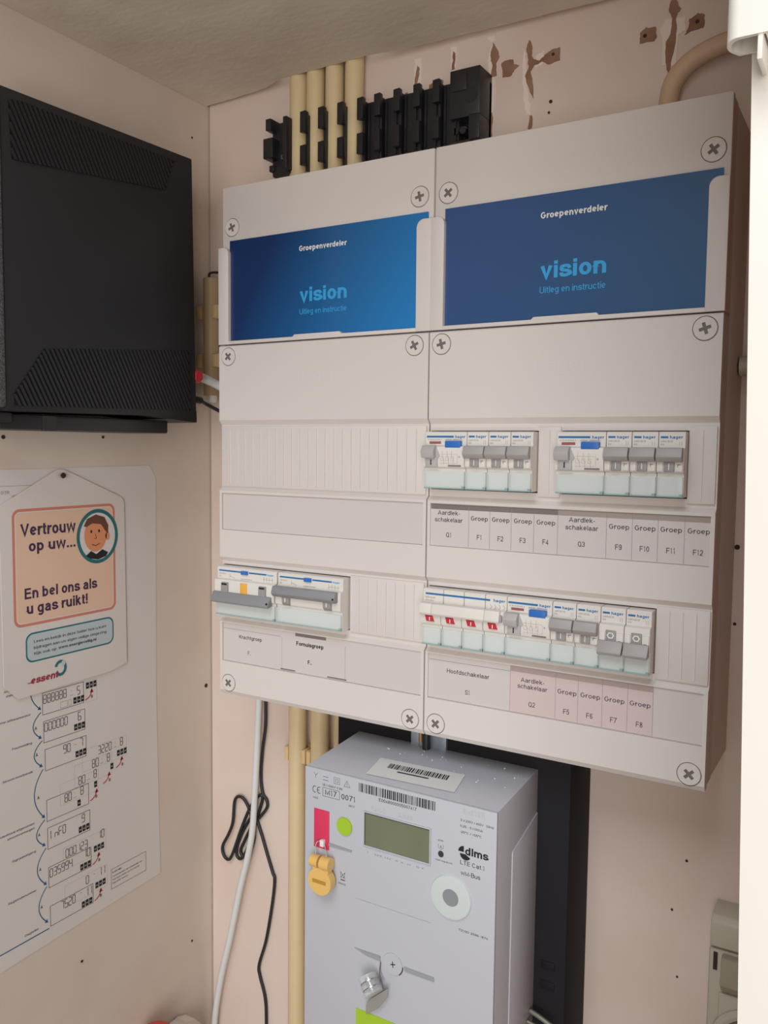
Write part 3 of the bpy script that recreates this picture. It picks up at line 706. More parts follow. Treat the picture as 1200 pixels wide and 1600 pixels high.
# four-pole breakers with wide grey bars in the left cabinet
def wide_breaker(x, z, up_, label):
    w = 70.0
    root = thing('four_pole_breaker', label, 'circuit breaker', (x+35, 0, z-44.6), 'wide grey bar breakers')
    b = MB(MODW); b.prism([(y, z+v) for y, v in PROF], 'x', x+.3, x+w-.3); b.build('housing', root)
    b = MB(BRBLUE); b.rect('F', -7.08, x+2, x+28.5, z-4.3, z-2.9); b.rect('F', -7.08, x+37.5, x+58, z-4.3, z-2.9); b.use(CARDTXT); b.text('F', -7.08, 'hager', x+62.5, z-3.6, 1.8, 7.6, True)
    b.use(INKL); b.text('F', -7.08, 'ADX4', x+2, z-6.4, 1.2, 8, align='l'); b.text('F', -7.08, 'B16', x+2.2, z-9, 1.3, align='l'); b.line('F', -7.08, ((x+15, z-6), (x+15, z-10)), .3)
    b.line('F', -7.08, ((x+15, z-8), (x+21, z-10)), .3); b.rect('F', -7.08, x+28, x+41, z-10, z-9.6)
    for k in range(4): b.line('F', -7.08, ((x+55+k*3.2, z-5.8), (x+55+k*3.2, z-10.2)), .3)
    b.line('F', -7.08, ((x+54, z-8), (x+66, z-8)), .25)
    b.build('brand_print', root)
    b = MB(TESTB); b.box(x+29.4, x+36.8, -9, -6.9, z-5.6, z-2.2, .3); b.build('test_button', root)
    b = MB(mat('dark_grey_toggle_plastic', '#8e8d8f', .45)); grip(b, x-.4, x+w-3, z, up_, .7)
    b.use(TOGGD)
    for u in (9, 53):
        if up_: b.prism([(y, z+v) for y, v in [(-11, -19), (-13.6, -20), (-13, -25.5), (-11, -28)]], 'x', x+u, x+u+8)
        else: b.prism([(y, z+v) for y, v in [(-11, -13.5), (-12.6, -14.6), (-12.8, -23.5), (-11, -24)]], 'x', x+u, x+u+8)
    b.use(WHITE)
    for u in (9, 53):
        if up_: b.rect('F', -13.5, x+u+3.2, x+u+4.2, z-24.5, z-21)
    b.use(INKD)
    for u in (9, 53):
        if not up_: b.rect('F', -12.9, x+u+1, x+u+7, z-16, z-14.4)
    b.cyl((x+w-4.4, -17.3, z-(16.5 if up_ else 28)), 'y', .9, 1, 12)
    b.build('toggle', root)
    if not up_:
        b = MB(YELL); b.box(x+31, x+39, -11.8, -11, z-22.6, z-13, .2); b.build('yellow_window', root)
    tcover(root, x, z, 1, w)
wide_breaker(4, Z2, False, 'breaker with lowered wide grey bar and yellow mark above label Krachtgroep')
wide_breaker(75, Z2, True, 'breaker with raised wide grey bar above label Fornuisgroep')

# ------------------------------------------------------------------ conduits and clip rail above the cabinets
def conduit(cx, y, z0, z1, r, label, group):
    b = MB(CREAM); b.cyl((cx, y, z0), 'z', r, z1-z0, 24); o = b.build('conduit_pipe'); return tag(o, label, 'conduit', group)
TOPP = [31, 50.9, 72.8, 94.9]
wl = ['leftmost', 'second from left', 'third from left', 'rightmost']
for x, w_ in zip(TOPP, wl):
    conduit(x, 80.5, -1.4, 146, 8.8, 'cream conduit pipe from ceiling to left cabinet, %s of the four' % w_, 'cream conduits above the left cabinet')
rail = thing('pipe_clip_rail', 'black plastic pipe clip rail on the wall above the cabinets', 'pipe clip', (112, 91, 24))
b = MB(RAILP); b.box(2, 229, 86.5, YB, 25, 77); b.build('rail_base', rail)
def saddle(xl, empty):
    b = MB(RAILP)
    # wall between two pipes, with an upper and a lower hook reaching forward
    b.box(xl-1.2, xl+1.2, 68, 87, 25, 77)
    for zt, zb in ((79, 60), (48, 30)):
        b.prism([(xl-4.6, 63), (xl+2.4, 62), (xl+2.4, 67), (xl+1.2, 69), (xl-1.6, 69), (xl-4.8, 65.4)], 'z', zb, zt, .5)
    if empty:
        b.box(xl+2, xl+17, 72, 87, 25, 76.5)                       # curved floor of an empty saddle
        b.box(xl+3.5, xl+5, 70, 73, 27, 74); b.box(xl+13.5, xl+15, 70, 73, 27, 74)
    return b.build('saddle', rail)
for x in (49.8, 70.4, 92.0, 113.5): saddle(x, x > 110)
for x in (131.5, 151.5, 171.5, 190.5): saddle(x, True)
b = MB(RAILP)        # left end piece with two open hooks
b.box(4, 27, 74, 87, 28, 78, .8); b.box(1.5, 8, 66, 84, 70, 81, .8); b.box(0.2, 12, 64, 80, 43, 62, .8); b.box(3, 9, 70, 84, 32, 38, .6)
b.box(25, 29.5, 63, 86, 30, 78.5, .6); b.prism([(72, 28), (87, 25), (87, 40), (72, 36)], 'x', 6, 28)
b.build('end_piece', rail)
b = MB(RAILP)        # tall right end block with a stepped recess
b.box(201, 229, 66, YB, 44, 84, .8); b.box(219, 229, 66, YB, 25, 46, .8); b.box(201, 220, 82, YB, 25, 46); b.prism([(66, 25), (90, 25), (90, 36)], 'x', 201, 222)
b.box(203, 217, 65, 67, 66, 82, .4); b.cyl((221, 67, 61), 'y', 6, -1.4, 24); b.cyl((205, 70, 35), 'y', 3, 16, 18); b.cyl((212, 70, 35), 'y', 3, 16, 18)
b.build('end_block', rail)
for (x, y, z, r) in ((17.5, 73.6, 45, 3.2), (163.5, 78.6, 51, 1.6), (208.5, 81.6, 40, 3.2)):
    b = MB(STEEL); b.cyl((x, y, z), 'y', r, -1.0, 20, r*.7); b.use(GAP); b.rect('F', y-1.05, x-r*.55, x+r*.55, z-.35, z+.35); b.rect('F', y-1.05, x-.35, x+.35, z-r*.55, z+r*.55)
    b.build('screw', rail)
# beige flexible hose arching out of the right cabinet
b = MB(HOSE); b.tube([(381, 75, -1.3), (381.2, 75, 16), (382, 75, 30), (385, 75, 41.5), (394.6, 75, 52), (408, 75, 58.5), (424, 75, 62), (445, 76, 64.5), (475, 78, 66), (520, 80, 66)], 7.3, 16, 10)
tag(b.build('flexible_conduit'), 'beige flexible hose arching up from the right cabinet', 'conduit')
b = MB(SOCK); b.cyl((440, 74, -172.5), 'x', 6.2, 89.5, 24); b.cyl((440, 74, -172.5), 'x', 7.2, 6, 24)
tag(b.build('conduit_pipe'), 'short greyish pipe running sideways from the right cabinet', 'conduit')
# conduit in the corner beside the left cabinet
b = MB(mat('brownish_conduit', '#c0a37c', .5)); b.cyl((-78.4, 76, -183), 'z', 8, 121, 24); b.use(WHITE); b.cyl((-76, 76, -190), 'z', 4.5, 7, 16); o = b.build('conduit_pipe'); tag(o, 'brownish conduit pipe in the corner beside the left cabinet', 'conduit')
def clip_pair(xc, y, zc, hw, w, hgt, label, grp, half=False):
    root = thing('pipe_clip', label, 'pipe clip', (xc, 91, zc-hgt/2), grp)
    b = MB(CLIPY); b.box(xc-hw-w, xc+hw+w, 86.2, YB, zc-hgt/2, zc+hgt/2, .5); b.build('base', root)
    for sgn in (-1, 1):
        b = MB(CLIPY); a = xc+sgn*hw; c = xc+sgn*(hw+w)
        b.box(min(a, c), max(a, c), y-6, 86.5, zc-hgt/2, zc+hgt/2, .5); b.box(min(a-sgn*1.2, c), max(a-sgn*1.2, c), y-7.4, y-5.2, zc-hgt/2+.6, zc+hgt/2-.6, .4)
        b.build('clip_arm', root)
clip_pair(-78.4, 76, -97, 8.3, 5, 14, 'upper yellowish clip on the corner conduit', 'clips of the corner conduit')
clip_pair(-78.4, 76, -147, 8.3, 5, 14, 'lower yellowish clip on the corner conduit', 'clips of the corner conduit')
b = MB(SCARD); b.tube([(-80, 75, -62.2), (-80, 75, -58), (-76, 74, -56.5), (-66, 74, -57.2)], 1.2, 8, 6); tag(b.build('wire_stub'), 'dark bent wire end on top of the corner conduit', 'wire')
# conduits below the left cabinet
conduit(35.7, 76, -1180, -468.2, 9.2, 'cream conduit pipe below left cabinet, leftmost of three', 'cream conduits below the left cabinet')
conduit(63, 76, -1180, -468.2, 9.2, 'cream conduit pipe below left cabinet, half hidden by the meter', 'cream conduits below the left cabinet')
conduit(88.5, 77, -1180, -468.2, 8.0, 'cream conduit pipe below left cabinet, against the dark board', 'cream conduits below the left cabinet')
for xc, lb in ((35.7, 'pale clip around the leftmost lower conduit'), (63, 'pale clip around the lower conduit beside the meter'), (88.5, 'pale clip around the lower conduit at the dark board')):
    clip_pair(xc, 78, -546, 9.6 if xc < 80 else 8.3, 3.2, 15, lb, 'clips of the lower conduits')

# ------------------------------------------------------------------ hanging cables
b = MB(WCABLE); b.tube([(-18.6, 82, -468), (-19.4, 82, -505), (-23.4, 82, -575), (-27.8, 82, -639), (-34, 82, -672), (-45.7, 82, -715), (-60, 82, -775), (-73.7, 82, -827), (-83.4, 82, -883), (-86, 82, -960)], 3.4, 12, 8)
tag(b.build('cable'), 'white cable hanging down the wall below the left cabinet', 'cable')
b = MB(BLACKP)
b.tube([(-14.2, 86.5, -468), (-14, 86.5, -503), (-14.8, 87, -530), (-19, 87.5, -556), (-22, 88.4, -585), (-19.5, 88.4, -604), (-14.4, 88.4, -610), (-13.6, 88.4, -618), (-22, 88.4, -630), (-33, 88.2, -642), (-45, 88, -664), (-50, 88, -676), (-44, 88, -681), (-36, 88, -672), (-31, 88, -655), (-34, 87, -632), (-40.9, 87, -619), (-48.9, 87, -614), (-57, 87, -620), (-60, 87, -645), (-66, 87, -660), (-74.7, 87, -676), (-73, 87, -686), (-66, 87, -689), (-60, 87, -680), (-48, 86.8, -650), (-37, 86.6, -626), (-28, 87, -612), (-21, 87.6, -606), (-20, 88.2, -612), (-27, 88.6, -632), (-40, 88.8, -668), (-49, 88.8, -684), (-56, 88.8, -682), (-54, 88.8, -668), (-42, 88.8, -644), (-31, 89, -632), (-22, 88.6, -648), (-14, 88.4, -668), (-5.9, 88.4, -688), (-3.3, 88.4, -695), (-6, 88.4, -720), (-14.5, 88.4, -765), (-24.4, 88.4, -797), (-23, 88.4, -810), (-16.2, 88.4, -831), (-14.4, 88.4, -860), (-14.4, 88.4, -960)], 1.75, 8, 6)
tag(b.build('cable'), 'thin black cord with a looped bundle on the wall', 'cable')
b = MB(WCABLE); b.tube([(-39, 5.5, -169), (-39.5, 14, -169), (-43, 26, -169.5), (-43, 44, -174), (-36, 60, -182), (-22, 70, -192), (-4, 74, -200)], 4.4, 14, 8)
b.use(RED); b.cyl((-39, 5.6, -169), 'y', 6.2, 8.5, 20)
tag(b.build('cable'), 'white cable with red collar from the router to the left cabinet', 'cable')
b = MB(BLACKP); b.tube([(-38.5, 5.5, -191.5), (-38.5, 13, -191.5), (-39.5, 19, -192), (-42, 30, -195), (-34, 48, -204), (-22, 62, -214), (-4, 70, -226)], lambda t: 3.4 if t < .3 else 1.8, 10, 8)
tag(b.build('cable'), 'thin black power cord plugged into the router', 'cable')

# ------------------------------------------------------------------ router on the left wall
rt = thing('router', 'large black router with slanted vents fixed on the left wall', 'router', (-64, -97, -224))
b = MB(ROUT)
b.prism([(-197, 27.0), (3.0, 31.2), (5.2, -201), (7.6, -201.5), (8.2, -213.6), (-8, -212.4), (-60, -209), (-197, -211)], 'x', -90, -34.5, 1.2)
b.box(-88, -40, -205, -188, -219.5, -211.5, 1)
b.build('body', rt)
b = MB(FABRIC); b.prism([(-196.8, 22), (-196.8, -208), (-206, -208.5), (-213, -200), (-214, -90), (-211, 10), (-206, 21)], 'x', -91, -33.2, 2.2); b.build('fabric_front', rt)
def clip_seg(p, q, poly):
    t0, t1 = 0., 1.; n = len(poly); cx = sum(a for a, _ in poly)/n; cz = sum(c for _, c in poly)/n
    for i in range(n):
        (ax, az), (bx, bz) = poly[i], poly[(i+1) % n]; nx, nz = -(bz-az), bx-ax
        if nx*(cx-ax)+nz*(cz-az) < 0: nx, nz = -nx, -nz
        d0 = nx*(p[0]-ax)+nz*(p[1]-az); d1 = nx*(q[0]-ax)+nz*(q[1]-az)
        if d0 < 0 and d1 < 0: return None
        if d0 < 0: t0 = max(t0, d0/(d0-d1))
        elif d1 < 0: t1 = min(t1, d0/(d0-d1))
    if t1 <= t0: return None
    return [(p[0]+(q[0]-p[0])*t, p[1]+(q[1]-p[1])*t) for t in (t0, t1)]
def grille(poly, name):
    b = MB(ROUTD); b.prism(poly, 'x', -34.6, -34.3)
    b.use(ROUT)
    y = -420.
    while y < 60:
        sgm = clip_seg((y, 60), (y+.53*300, -240), poly)
        if sgm:
            (a, c), (d, e) = sgm; w = 1.25
            b.prism([(a-w, c), (a+w, c), (d+w, e), (d-w, e)], 'x', -34.5, -33.3)
        y += 4.45
    return b.build(name, rt)
grille([(-190, -197), (-163, -161), (-3, -146), (-1.5, -202), (-190, -206.5)], 'vent_grille')
grille([(-190, 19), (-177, 21), (-21, 23), (-32, -6), (-188, -24)], 'vent_grille')
b = MB(BLACKP); b.box(-93.8, -42, -197, -23, -224.4, -212.4, 1.5); b.prism([(-160, -224.6), (-148, -224.6), (-146, -213), (-160, -213)], 'x', -43, -41.6); b.build('wall_foot', rt)

# ------------------------------------------------------------------ instruction sheet on the left wall
X0 = -94.2
sheet = thing('instruction_sheet', 'large white instruction sheet with display diagrams on the left wall', 'poster', (X0, -136, -690))
b = MB(SHEET); b.prism([(-285, -258.5), (2.8, -255.4), (11.2, -268), (9, -480), (12.6, -679.2), (-285, -692)], 'x', X0+.05, X0+.45); sh = b.build('paper', sheet)
d = X0+.6
b = None
def squares(uc, vc, n=3):
    b.use(INKD)
    for k in range(n):
        u = uc+(k-(n-1)/2)*4.25; b.rect('L', d, u-1.75, u+1.75, vc-2.9, vc+2.9)
    b.use(WHITE)
    for k in range(n):
        u = uc+(k-(n-1)/2)*4.25; b.text('L', d+.05, '00', u, vc-.2, 1.3, 1.9)
    b.use(INK)
def display(box, strong, digits, sq, extra=()):
    global b
    b = MB(INK)
    if strong: b.frame('L', d, *box, .42)
    for t, u, v in digits: b.seg7('L', d, t, u, v, 3.0, 7.6, 4.25, .6)
    if sq: squares(*sq)
    b.use(INKL)
    if not strong: b.frame('L', d-.05, *box, .12)
    for (k, u, v) in extra:
        if k == '+': b.text('L', d, '+', u, v, 1.8); b.text('L', d, 'kWh', u, v-4.4, 1.0, 3.2)
        if k == '-': b.rect('L', d, u-1, u+1, v-.2, v+.2)
        if k == 'f': b.frame('L', d, u, u+7.4, v, v+5.5, .25); b.frame('L', d, u+8.6, u+11.6, v, v+5.5, .25)
    b.build('display_diagram', sh)
display((-125.9, -81.5, -474.2, -454.6), True, [('888888', -124.9, -464.3), ('5', -88.6, -465)], (-87, -469.8), [('+', -94.8, -459.6), ('f', -107, -473)])
display((-78.8, -66.2, -475, -455), False, [], (-72.6, -459.2))
display((-125.2, -80.5, -499.6, -480.4), True, [('000000', -124.2, -489.8), ('6', -88, -489.6)], (-86.6, -495))
display((-124.3, -79.6, -525.4, -506), True, [('90', -104.6, -515.6), ('7', -86.4, -514.5)], (-85.6, -520.6), [('-', -91.6, -511)])
display((-123.6, -77.6, -572.3, -552.6), True, [('80', -104.2, -561.6), ('8', -86.6, -560.6)], (-88.6, -567.4, 1), [('+', -93, -556.4)])
display((-109, -66, -563, -543), False, [('80', -88.6, -550.6), ('8', -71.2, -549.6)], (-69.2, -556.2, 1), [('+', -77.2, -544.6)])
display((-93, -50, -552, -531), False, [('80', -72.8, -539.4), ('8', -55.2, -538.8)], (-49.5, -545, 1), [('+', -61.6, -533.6)])
display((-84, -31, -540, -519.5), False, [('3220', -65.6, -528.4), ('8', -38.8, -528)], (-37, -534.6), [('+', -45.2, -523)])
display((-123.2, -76.6, -598, -578.5), True, [('InFO', -119.8, -589.6), ('9', -85.6, -587.6)], (-83.4, -593.6))
display((-122.9, -75.8, -634, -615.1), True, [('035994', -121.6, -625), ('10', -84.4, -622.6)], (-82.4, -630.3))
display((-107, -58, -625, -604), False, [('000123', -104.2, -613.8), ('10', -67.4, -611)], (-66.4, -619))
display((-121.9, -74.2, -670.5, -651.8), True, [('7520', -110.4, -660.6), ('11', -83, -660.4)], (-81.3, -667), [('-', -88, -654.5)])
display((-106, -57, -661, -640), False, [('0', -82, -649), ('11', -67, -647.6)], (-65.2, -655.4), [('-', -72.4, -643)])
b = MB(NAVYI)
# curved arrows
def arc(p0, p1, bulge, w, head, n=12):
    p0 = Vector(p0); p1 = Vector(p1); c = (p0+p1)/2+Vector(bulge)
    pts = [(1-t)**2*p0+2*t*(1-t)*c+t*t*p1 for t in [i/n for i in range(n+1)]]
    dr = (pts[-1]-pts[-2]).normalized(); nn = Vector((-dr.y, dr.x)); e = pts[-1]
    b.line('L', d, [tuple(p) for p in pts[:-1]]+[tuple(e-dr*head*.8)], w)
    b.poly('L', d, [tuple(e), tuple(e-dr*head+nn*head*.55), tuple(e-dr*head-nn*head*.55)])
b.use(NAVYI)
for (a, c, k) in (((-137.6, -452), (-127.4, -469), -5), ((-127.6, -471.2), (-127.2, -495), -17), ((-127, -497), (-126.8, -520.8), -17), ((-126.6, -523), (-125.6, -568), -20), ((-125.8, -569.6), (-125.5, -593.6), -18), ((-125.2, -596), (-125, -630), -19), ((-125, -631.6), (-124.4, -665.6), -18)): arc(a, c, (k, 0), .9, 3.4); b.build('blue_arrow', sh); b = MB(NAVYI)
b.rect('L', d, -173-60, -123.4, -672.2, -671.2); b.build('blue_line', sh)
for (u, v) in ((-79.6, -472.4), (-44.6, -548.4), (-60.4, -558.8), (-75.6, -570.2), (-74.2, -633.2), (-72.4, -669.6)): b = MB(RED); arc((u, v), (u+7.6, v+9.6), (3.6, -3.2), 1.1, 4); b.build('red_arrow', sh)
for (u, v) in ((-72, -470.6), (-36.4, -547.2), (-52.4, -557.6), (-68.6, -568.2), (-66.2, -631.6), (-65, -667.6)): b = MB(INK); b.text('L', d, 'B', u, v, 2.8, None, True); b.build('arrow_letter', sh)
for (u, v) in ((-133.2, -484), (-132.8, -508), (-132, -547), (-132, -581), (-131.6, -613), (-131, -648)): b = MB(INK); b.text('L', d, 'A', u, v, 3.0, None, True); b.build('arrow_letter', sh)
for t, u1, v, wd_ in (('Interne afleesmonitor', -138, -470.3, 36), ('Foutmelding', -137.3, -495.8, 19.5), ('Stroom meetbereik', -137, -521.7, 29.5), ('Maximaal afgenomen', -136.4, -568.6, 34), ('stroomvermogen', -136.4, -572.9, 27),
                      ('Signaaluitgang', -135.7, -594.2, 23.5), ('Registratienummer', -135.8, -630, 28), ('Dagteller', -134.3, -666.3, 14), ('Actuele', -154.4, -444.5, 9), ('stand', -154.4, -448.6, 7)):
    b = MB(INK); b.text('L', d, t, u1, v, 1.9, wd_, align='r'); b.build('caption', sh)
b = MB(INKL); b.line('L', d, ((-240, -270.8), (-131.6, -270.8), (-131.6, -300)), .3); b.text('L', d, 'OTR', -158, -276.2, 2.6, 8); b.text('L', d, 'METER', -148, -279.4, 1.4, 8)
b.build('header_box', sh); b = MB(INK); b.frame('L', d, -52, -7.4, -667.6, -647.8, .35)
b.text('L', d, 'Let op:', -50.4, -651.2, 1.7, 11.5, True, 'l')
for k, t in enumerate(('Meterstanden zijn afhankelijk van', 'het type meter en het aantal', 'ingestelde tarieven')): b.text('L', d, t, -50.4, -655.4-k*3.4, 1.4, (38, 34, 19)[k], align='l')
b.build('note_box', sh)

# ------------------------------------------------------------------ hanging gas warning card
XT = X0+2.0
gas = thing('warning_card', 'white warning card with an orange bordered panel pinned over the sheet', 'sign', (XT, -98, -453))
b = MB(TAG)
pts = [(-107.5, -257.8), (-103, -257.6), (-98, -258.6), (-34.8, -285.2), (-31.6, -290), (-30.4, -446.8), (-49.6, -451.2), (-151, -453.4), (-164.2, -440), (-165, -290), (-163.6, -286.6)]
b.prism(pts, 'x', XT-.4, XT); cd = b.build('card', gas)
d = XT+.12
b = MB(ORANGE); b.poly('L', d, rrect(-153.4, -43.4, -392, -290.6, 7)); b.use(TAG); b.poly('L', d+.06, rrect(-151, -45.8, -389.6, -293, 5)); b.use(PEACH); b.poly('L', d+.12, rrect(-150, -46.8, -388.6, -294, 4.4))
e = d+.2
b.use(PURPLE)
b.text('L', e, 'Vertrouw', -117.2, -314, 10.6, 57, True, base=True); b.text('L', e, 'op uw...', -113.5, -327.6, 9.6, 48.5, True, base=True)
b.text('L', e, 'En bel ons als', -104, -368.4, 9.4, 77.5, True, base=True); b.text('L', e, 'u gas ruikt!', -109.4, -381.6, 9.4, 65.5, True, base=True)
b.use(TEALI); b.ell('L', e, -64, -320.4, 23.9, 25.4, 48); b.use(SHEET); b.ell('L', e+.06, -64, -320.4, 20.4, 22, 48)
b.use(SKIN); b.ell('L', e+.12, -66.5, -319, 13, 15.5, 32); b.ell('L', e+.12, -52.5, -321, 2.6, 4, 20)
b.use(HAIR); b.poly('L', e+.18, [(-80, -310), (-76, -303.5), (-66, -300), (-56, -303), (-51.5, -311), (-52, -319), (-56, -315), (-60, -309.5), (-70, -308), (-77, -311)])
b.use(INKD); b.ell('L', e+.2, -71.5, -315.5, 1.1, 1.5, 12); b.ell('L', e+.2, -62.5, -315.5, 1.1, 1.5, 12); b.line('L', e+.2, ((-71, -327.5), (-66.5, -329), (-62, -327.2)), .7); b.line('L', e+.2, ((-67, -318), (-65.5, -322), (-68, -322.2)), .5)
b.poly('L', e+.16, [(-78, -337.4), (-72, -333.5), (-66, -337), (-59, -333), (-52, -336.5), (-55, -340), (-64, -342.2), (-73, -340.5)])
b.use(TEALI); b.poly('L', d, rrect(-142.6, -46.6, -424.4, -398.4, 7)); b.use(PALEB); b.poly('L', d+.06, rrect(-141.2, -48, -423, -399.8, 6))
b.use(INK); b.text('L', e, 'Lees en bekijk in deze folder hoe u kunt', -134.6, -406.4, 2.5, 79, align='l'); b.text('L', e, 'bijdragen aan uw eigen veilige omgeving.', -134.8, -411.8, 2.5, 80, align='l')
b.text('L', e, 'Kijk ook op', -134.6, -417, 2.5, 23, align='l'); b.text('L', e, 'www.energieveilig.nl', -109.4, -416.8, 2.6, 42, True, 'l')
b.use(MAROON); b.text('L', e, 'essent', -124.6, -443.4, 6.2, 28, True, base=True, shear=.18); b.line('L', e, ((-141.6, -442), (-136, -442)), .7)
b.use(TEALI); b.line('L', e, [(-107.6+5.2*math.cos(math.radians(a)), -435.5+6*math.sin(math.radians(a))) for a in range(-150, 171, 12)], 2.6); b.use(PALEB); b.ell('L', e+.05, -104.6, -431.6, 2.2, 2.6, 20)
b.build('printed_panel', cd)
b = MB(SCARD); b.cyl((XT-2, -102.9, -263), 'x', 1.2, 5, 10); b.cyl((XT+2.4, -102.9, -263), 'x', 2.6, 1.2, 16, 2.0)
tag(b.build('nail'), 'dark nail holding up the white warning card', 'nail')

# ------------------------------------------------------------------ meter board and meter
b = MB(mat('dark_meter_board', '#1a181c', .7, bump=.1, bscale=60, spec=.25)); b.box(110, 333, 38, YB, -1100, -480, 1.5)
for zz in (-655, -672): b.box(312, 324, 37.2, 38.6, zz-4, zz+3, .6)
tag(b.build('meter_board'), 'dark plastic board on the wall behind the electricity meter', 'board')
br = MB(GALV); br.box(189.5, 197, 34.5, 36.2, -500, -470.2, .3); br.box(216, 223.6, 34.5, 36.2, -500, -470.2, .3); br.box(189.5, 223.6, 36, 37.6, -500, -470.2)
tag(br.build('cable_channel'), 'short galvanised channel between the right cabinet and the meter', 'cable channel')
b = MB(BLACKP); b.tube([(206, 32, -470.4), (206, 32, -480), (206.3, 32, -496)], 3.6, 12, 6); tag(b.build('cable'), 'black cable inside the galvanised channel above the meter', 'cable')
b = MB(mat('brass_terminal', '#b08a5c', .4, metal=.3)); b.tube([(199.6, 33.4, -470.4), (199.6, 33.4, -480), (199.9, 33.4, -490)], 1.7, 10, 6); tag(b.build('wire'), 'thin brownish wire inside the galvanised channel', 'wire')
mt = thing('electricity_meter', 'grey electricity meter with small display and pink label', 'electricity meter', (219.5, 38, -765))
YM = -45.0
b = MB(METW)
b.prism([(YM, -499.4), (-42.5, -499.22), (-42.5, -765), (YM, -765)], 'x', 133.6, 305.6, .3); b.build('front_cover', mt)
b = MB(METG)
b.prism([(-42.5, -499.25), (37.9, -493.6), (37.9, -765), (-42.5, -765)], 'x', 133.65, 305.55, .3)
b.prism([(37.5, -529), (-14.5, -541), (-14.5, -764.8), (37.5, -764.8)], 'x', 304, 306.4, .4); b.build('base', mt)
F = YM-.1
b = MB(INK)
b.line('F', F, ((142.4, -502.6), (144.3, -505), (146.2, -502.8)), .3); b.line('F', F, ((144.3, -505), (144.3, -507.2)), .3)
b.use(NAVYI); b.rect('F', F, 151.6, 156.8, -504.6, -504.2); b.rect('F', F, 151.6, 156.8, -507.4, -507); b.use(INK)
b.frame('F', F, 162.4, 168, -508, -503, .25); b.frame('F', F, 163.9, 166.5, -506.6, -504.4, .25)
b.line('F', F, ((172.2, -508.4), (178, -508.4), (175.1, -503.4)), .25, True); b.text('F', F, '!', 175.1, -506.6, 2.4)
b.text('F', F, '15110907 CBI', 160.6, -511.3, 1.7, 19.5)
b.text('F', F, 'M17', 159.5, -517, 4.4, 11.6); b.frame('F', F, 151.4, 167.8, -520.8, -513.6, .3); b.text('F', F, '0071', 176.2, -517.2, 4.4, 13)
for cx in (142.7, 147.2):
    b.line('F', F, [(cx+2.0*math.cos(math.radians(a))+.6, -517+2.6*math.sin(math.radians(a))) for a in range(60, 301, 20)], .55)
b.line('F', F, ((145.8, -517), (148, -517)), .5)
b.text('F', F, 'WSG', 144.2, -524, 1.6, 5); b.text('F', F, '2017', 179.6, -523.2, 1.7, 6)
bb = MB(INKD); u = 186.4
rb = random.Random(3)
while u < 254.6:
    w_ = rb.choice((.35, .5, .9, 1.2)); bb.rect('F', F, u, min(u+w_, 255), -509.4, -502.2); u += w_+rb.choice((.45, .6, .9))
bb.build('barcode', mt); b.build('certification_marks', mt); b = MB(INK); b.text('F', F, 'E0048000005007417', 222.2, -511.9, 2.6, 34); b.build('serial_number', mt); b = MB(INKL)
for k, x in enumerate((195.6, 202, 204.6, 207.2, 212.4, 215.2, 222, 227, 233, 241, 245)): b.text('F', F, ('T', '1', '2', '3', 'L1', 'L2', 'kWh', 'A', 'M', 'D', 'T')[k], x, -557.4, 1.3, 1.8 if k < 4 else 2.6)
b.build('display_legend', mt); b = MB(INK)
b.text('F', F, 'kWh', 260.2, -531.2, 1.5, 4.2); b.text('F', F, 'A', 260.4, -535.9, 2.2); b.ell('F', F, 260.5, -541.7, 2.4, 2.6, 24); b.text('F', F, '1000 imp/kWh', 263, -546.8, 1.1, 15)
b.line('F', F, [(260.4+2.2*math.cos(math.radians(a)), -535.6+2.4*math.sin(math.radians(a))) for a in range(140, 401, 20)], .2)
b.build('pulse_marking', mt); b = MB(INK); b.text('F', F, '3 x 230V / 400V   50Hz', 276.4, -511, 1.7, 27, align='l'); b.text('F', F, '0,25 - 5 (100)A', 276.2, -515.5, 1.7, 18.5, align='l'); b.text('F', F, '-20°C / +55°C', 276.2, -520.1, 1.7, 17.5, align='l')
b.build('rating_text', mt); b = MB(INKD); b.text('F', F, 'dlms', 290.2, -536.8, 6, 19, True, base=True)
b.poly('F', F, [(279.6, -535.2)]+[(279.6+4.6*math.cos(math.radians(a)), -535.2+4.6*math.sin(math.radians(a))) for a in range(90, 181, 15)])
b.poly('F', F, [(281, -536.6)]+[(281+4.6*math.cos(math.radians(a)), -536.6+4.6*math.sin(math.radians(a))) for a in range(180, 331, 15)])
b.build('logo', mt); b = MB(INK); b.text('F', F, 'LTE Cat.1', 276.8, -543.4, 3.3, 19.5, align='l'); b.text('F', F, 'wM-Bus', 277.4, -551.4, 3.3, 16, align='l')
b.build('radio_text', mt); b = MB(INK); b.text('F', F, 'T210D 2596 1874', 288.4, -596.2, 1.6, 24)
b.build('type_number', mt); b = MB(INK); b.line('F', F, ((169.6, -580.4), (170.2, -585), (173, -585), (173.6, -580.4)), .3); b.line('F', F, ((169.2, -580.2), (174, -585.4)), .3); b.line('F', F, ((174, -580.2), (169.2, -585.4)), .3); b.rect('F', F, 169.6, 173.8, -587.4, -586.6)
b.text('F', F, 'FRANCE', 171, -590.4, 1.5, 7)
b.build('recycling_mark', mt)
b = MB(mat('raised_print_plastic', '#c6c6cb', .4)); b.text('F', F-.1, 'T210-D', 205, -520.4, 3, 14); b.text('F', F-.1, '20886', 229, -520, 3, 13); b.text('F', F-.1, 'SMETER', 287, -503.6, 4, 18, True); b.build('embossed_lettering', mt)
b = MB(PINK); b.box(143, 158.1, YM-.6, YM+.2, -565.6, -532.8, .2); b.build('pink_label', mt)
b = MB(LIME); b.cyl((173.2, YM-1.2, -541.3), 'y', 7.3, 1.4, 40); b.build('green_button', mt)
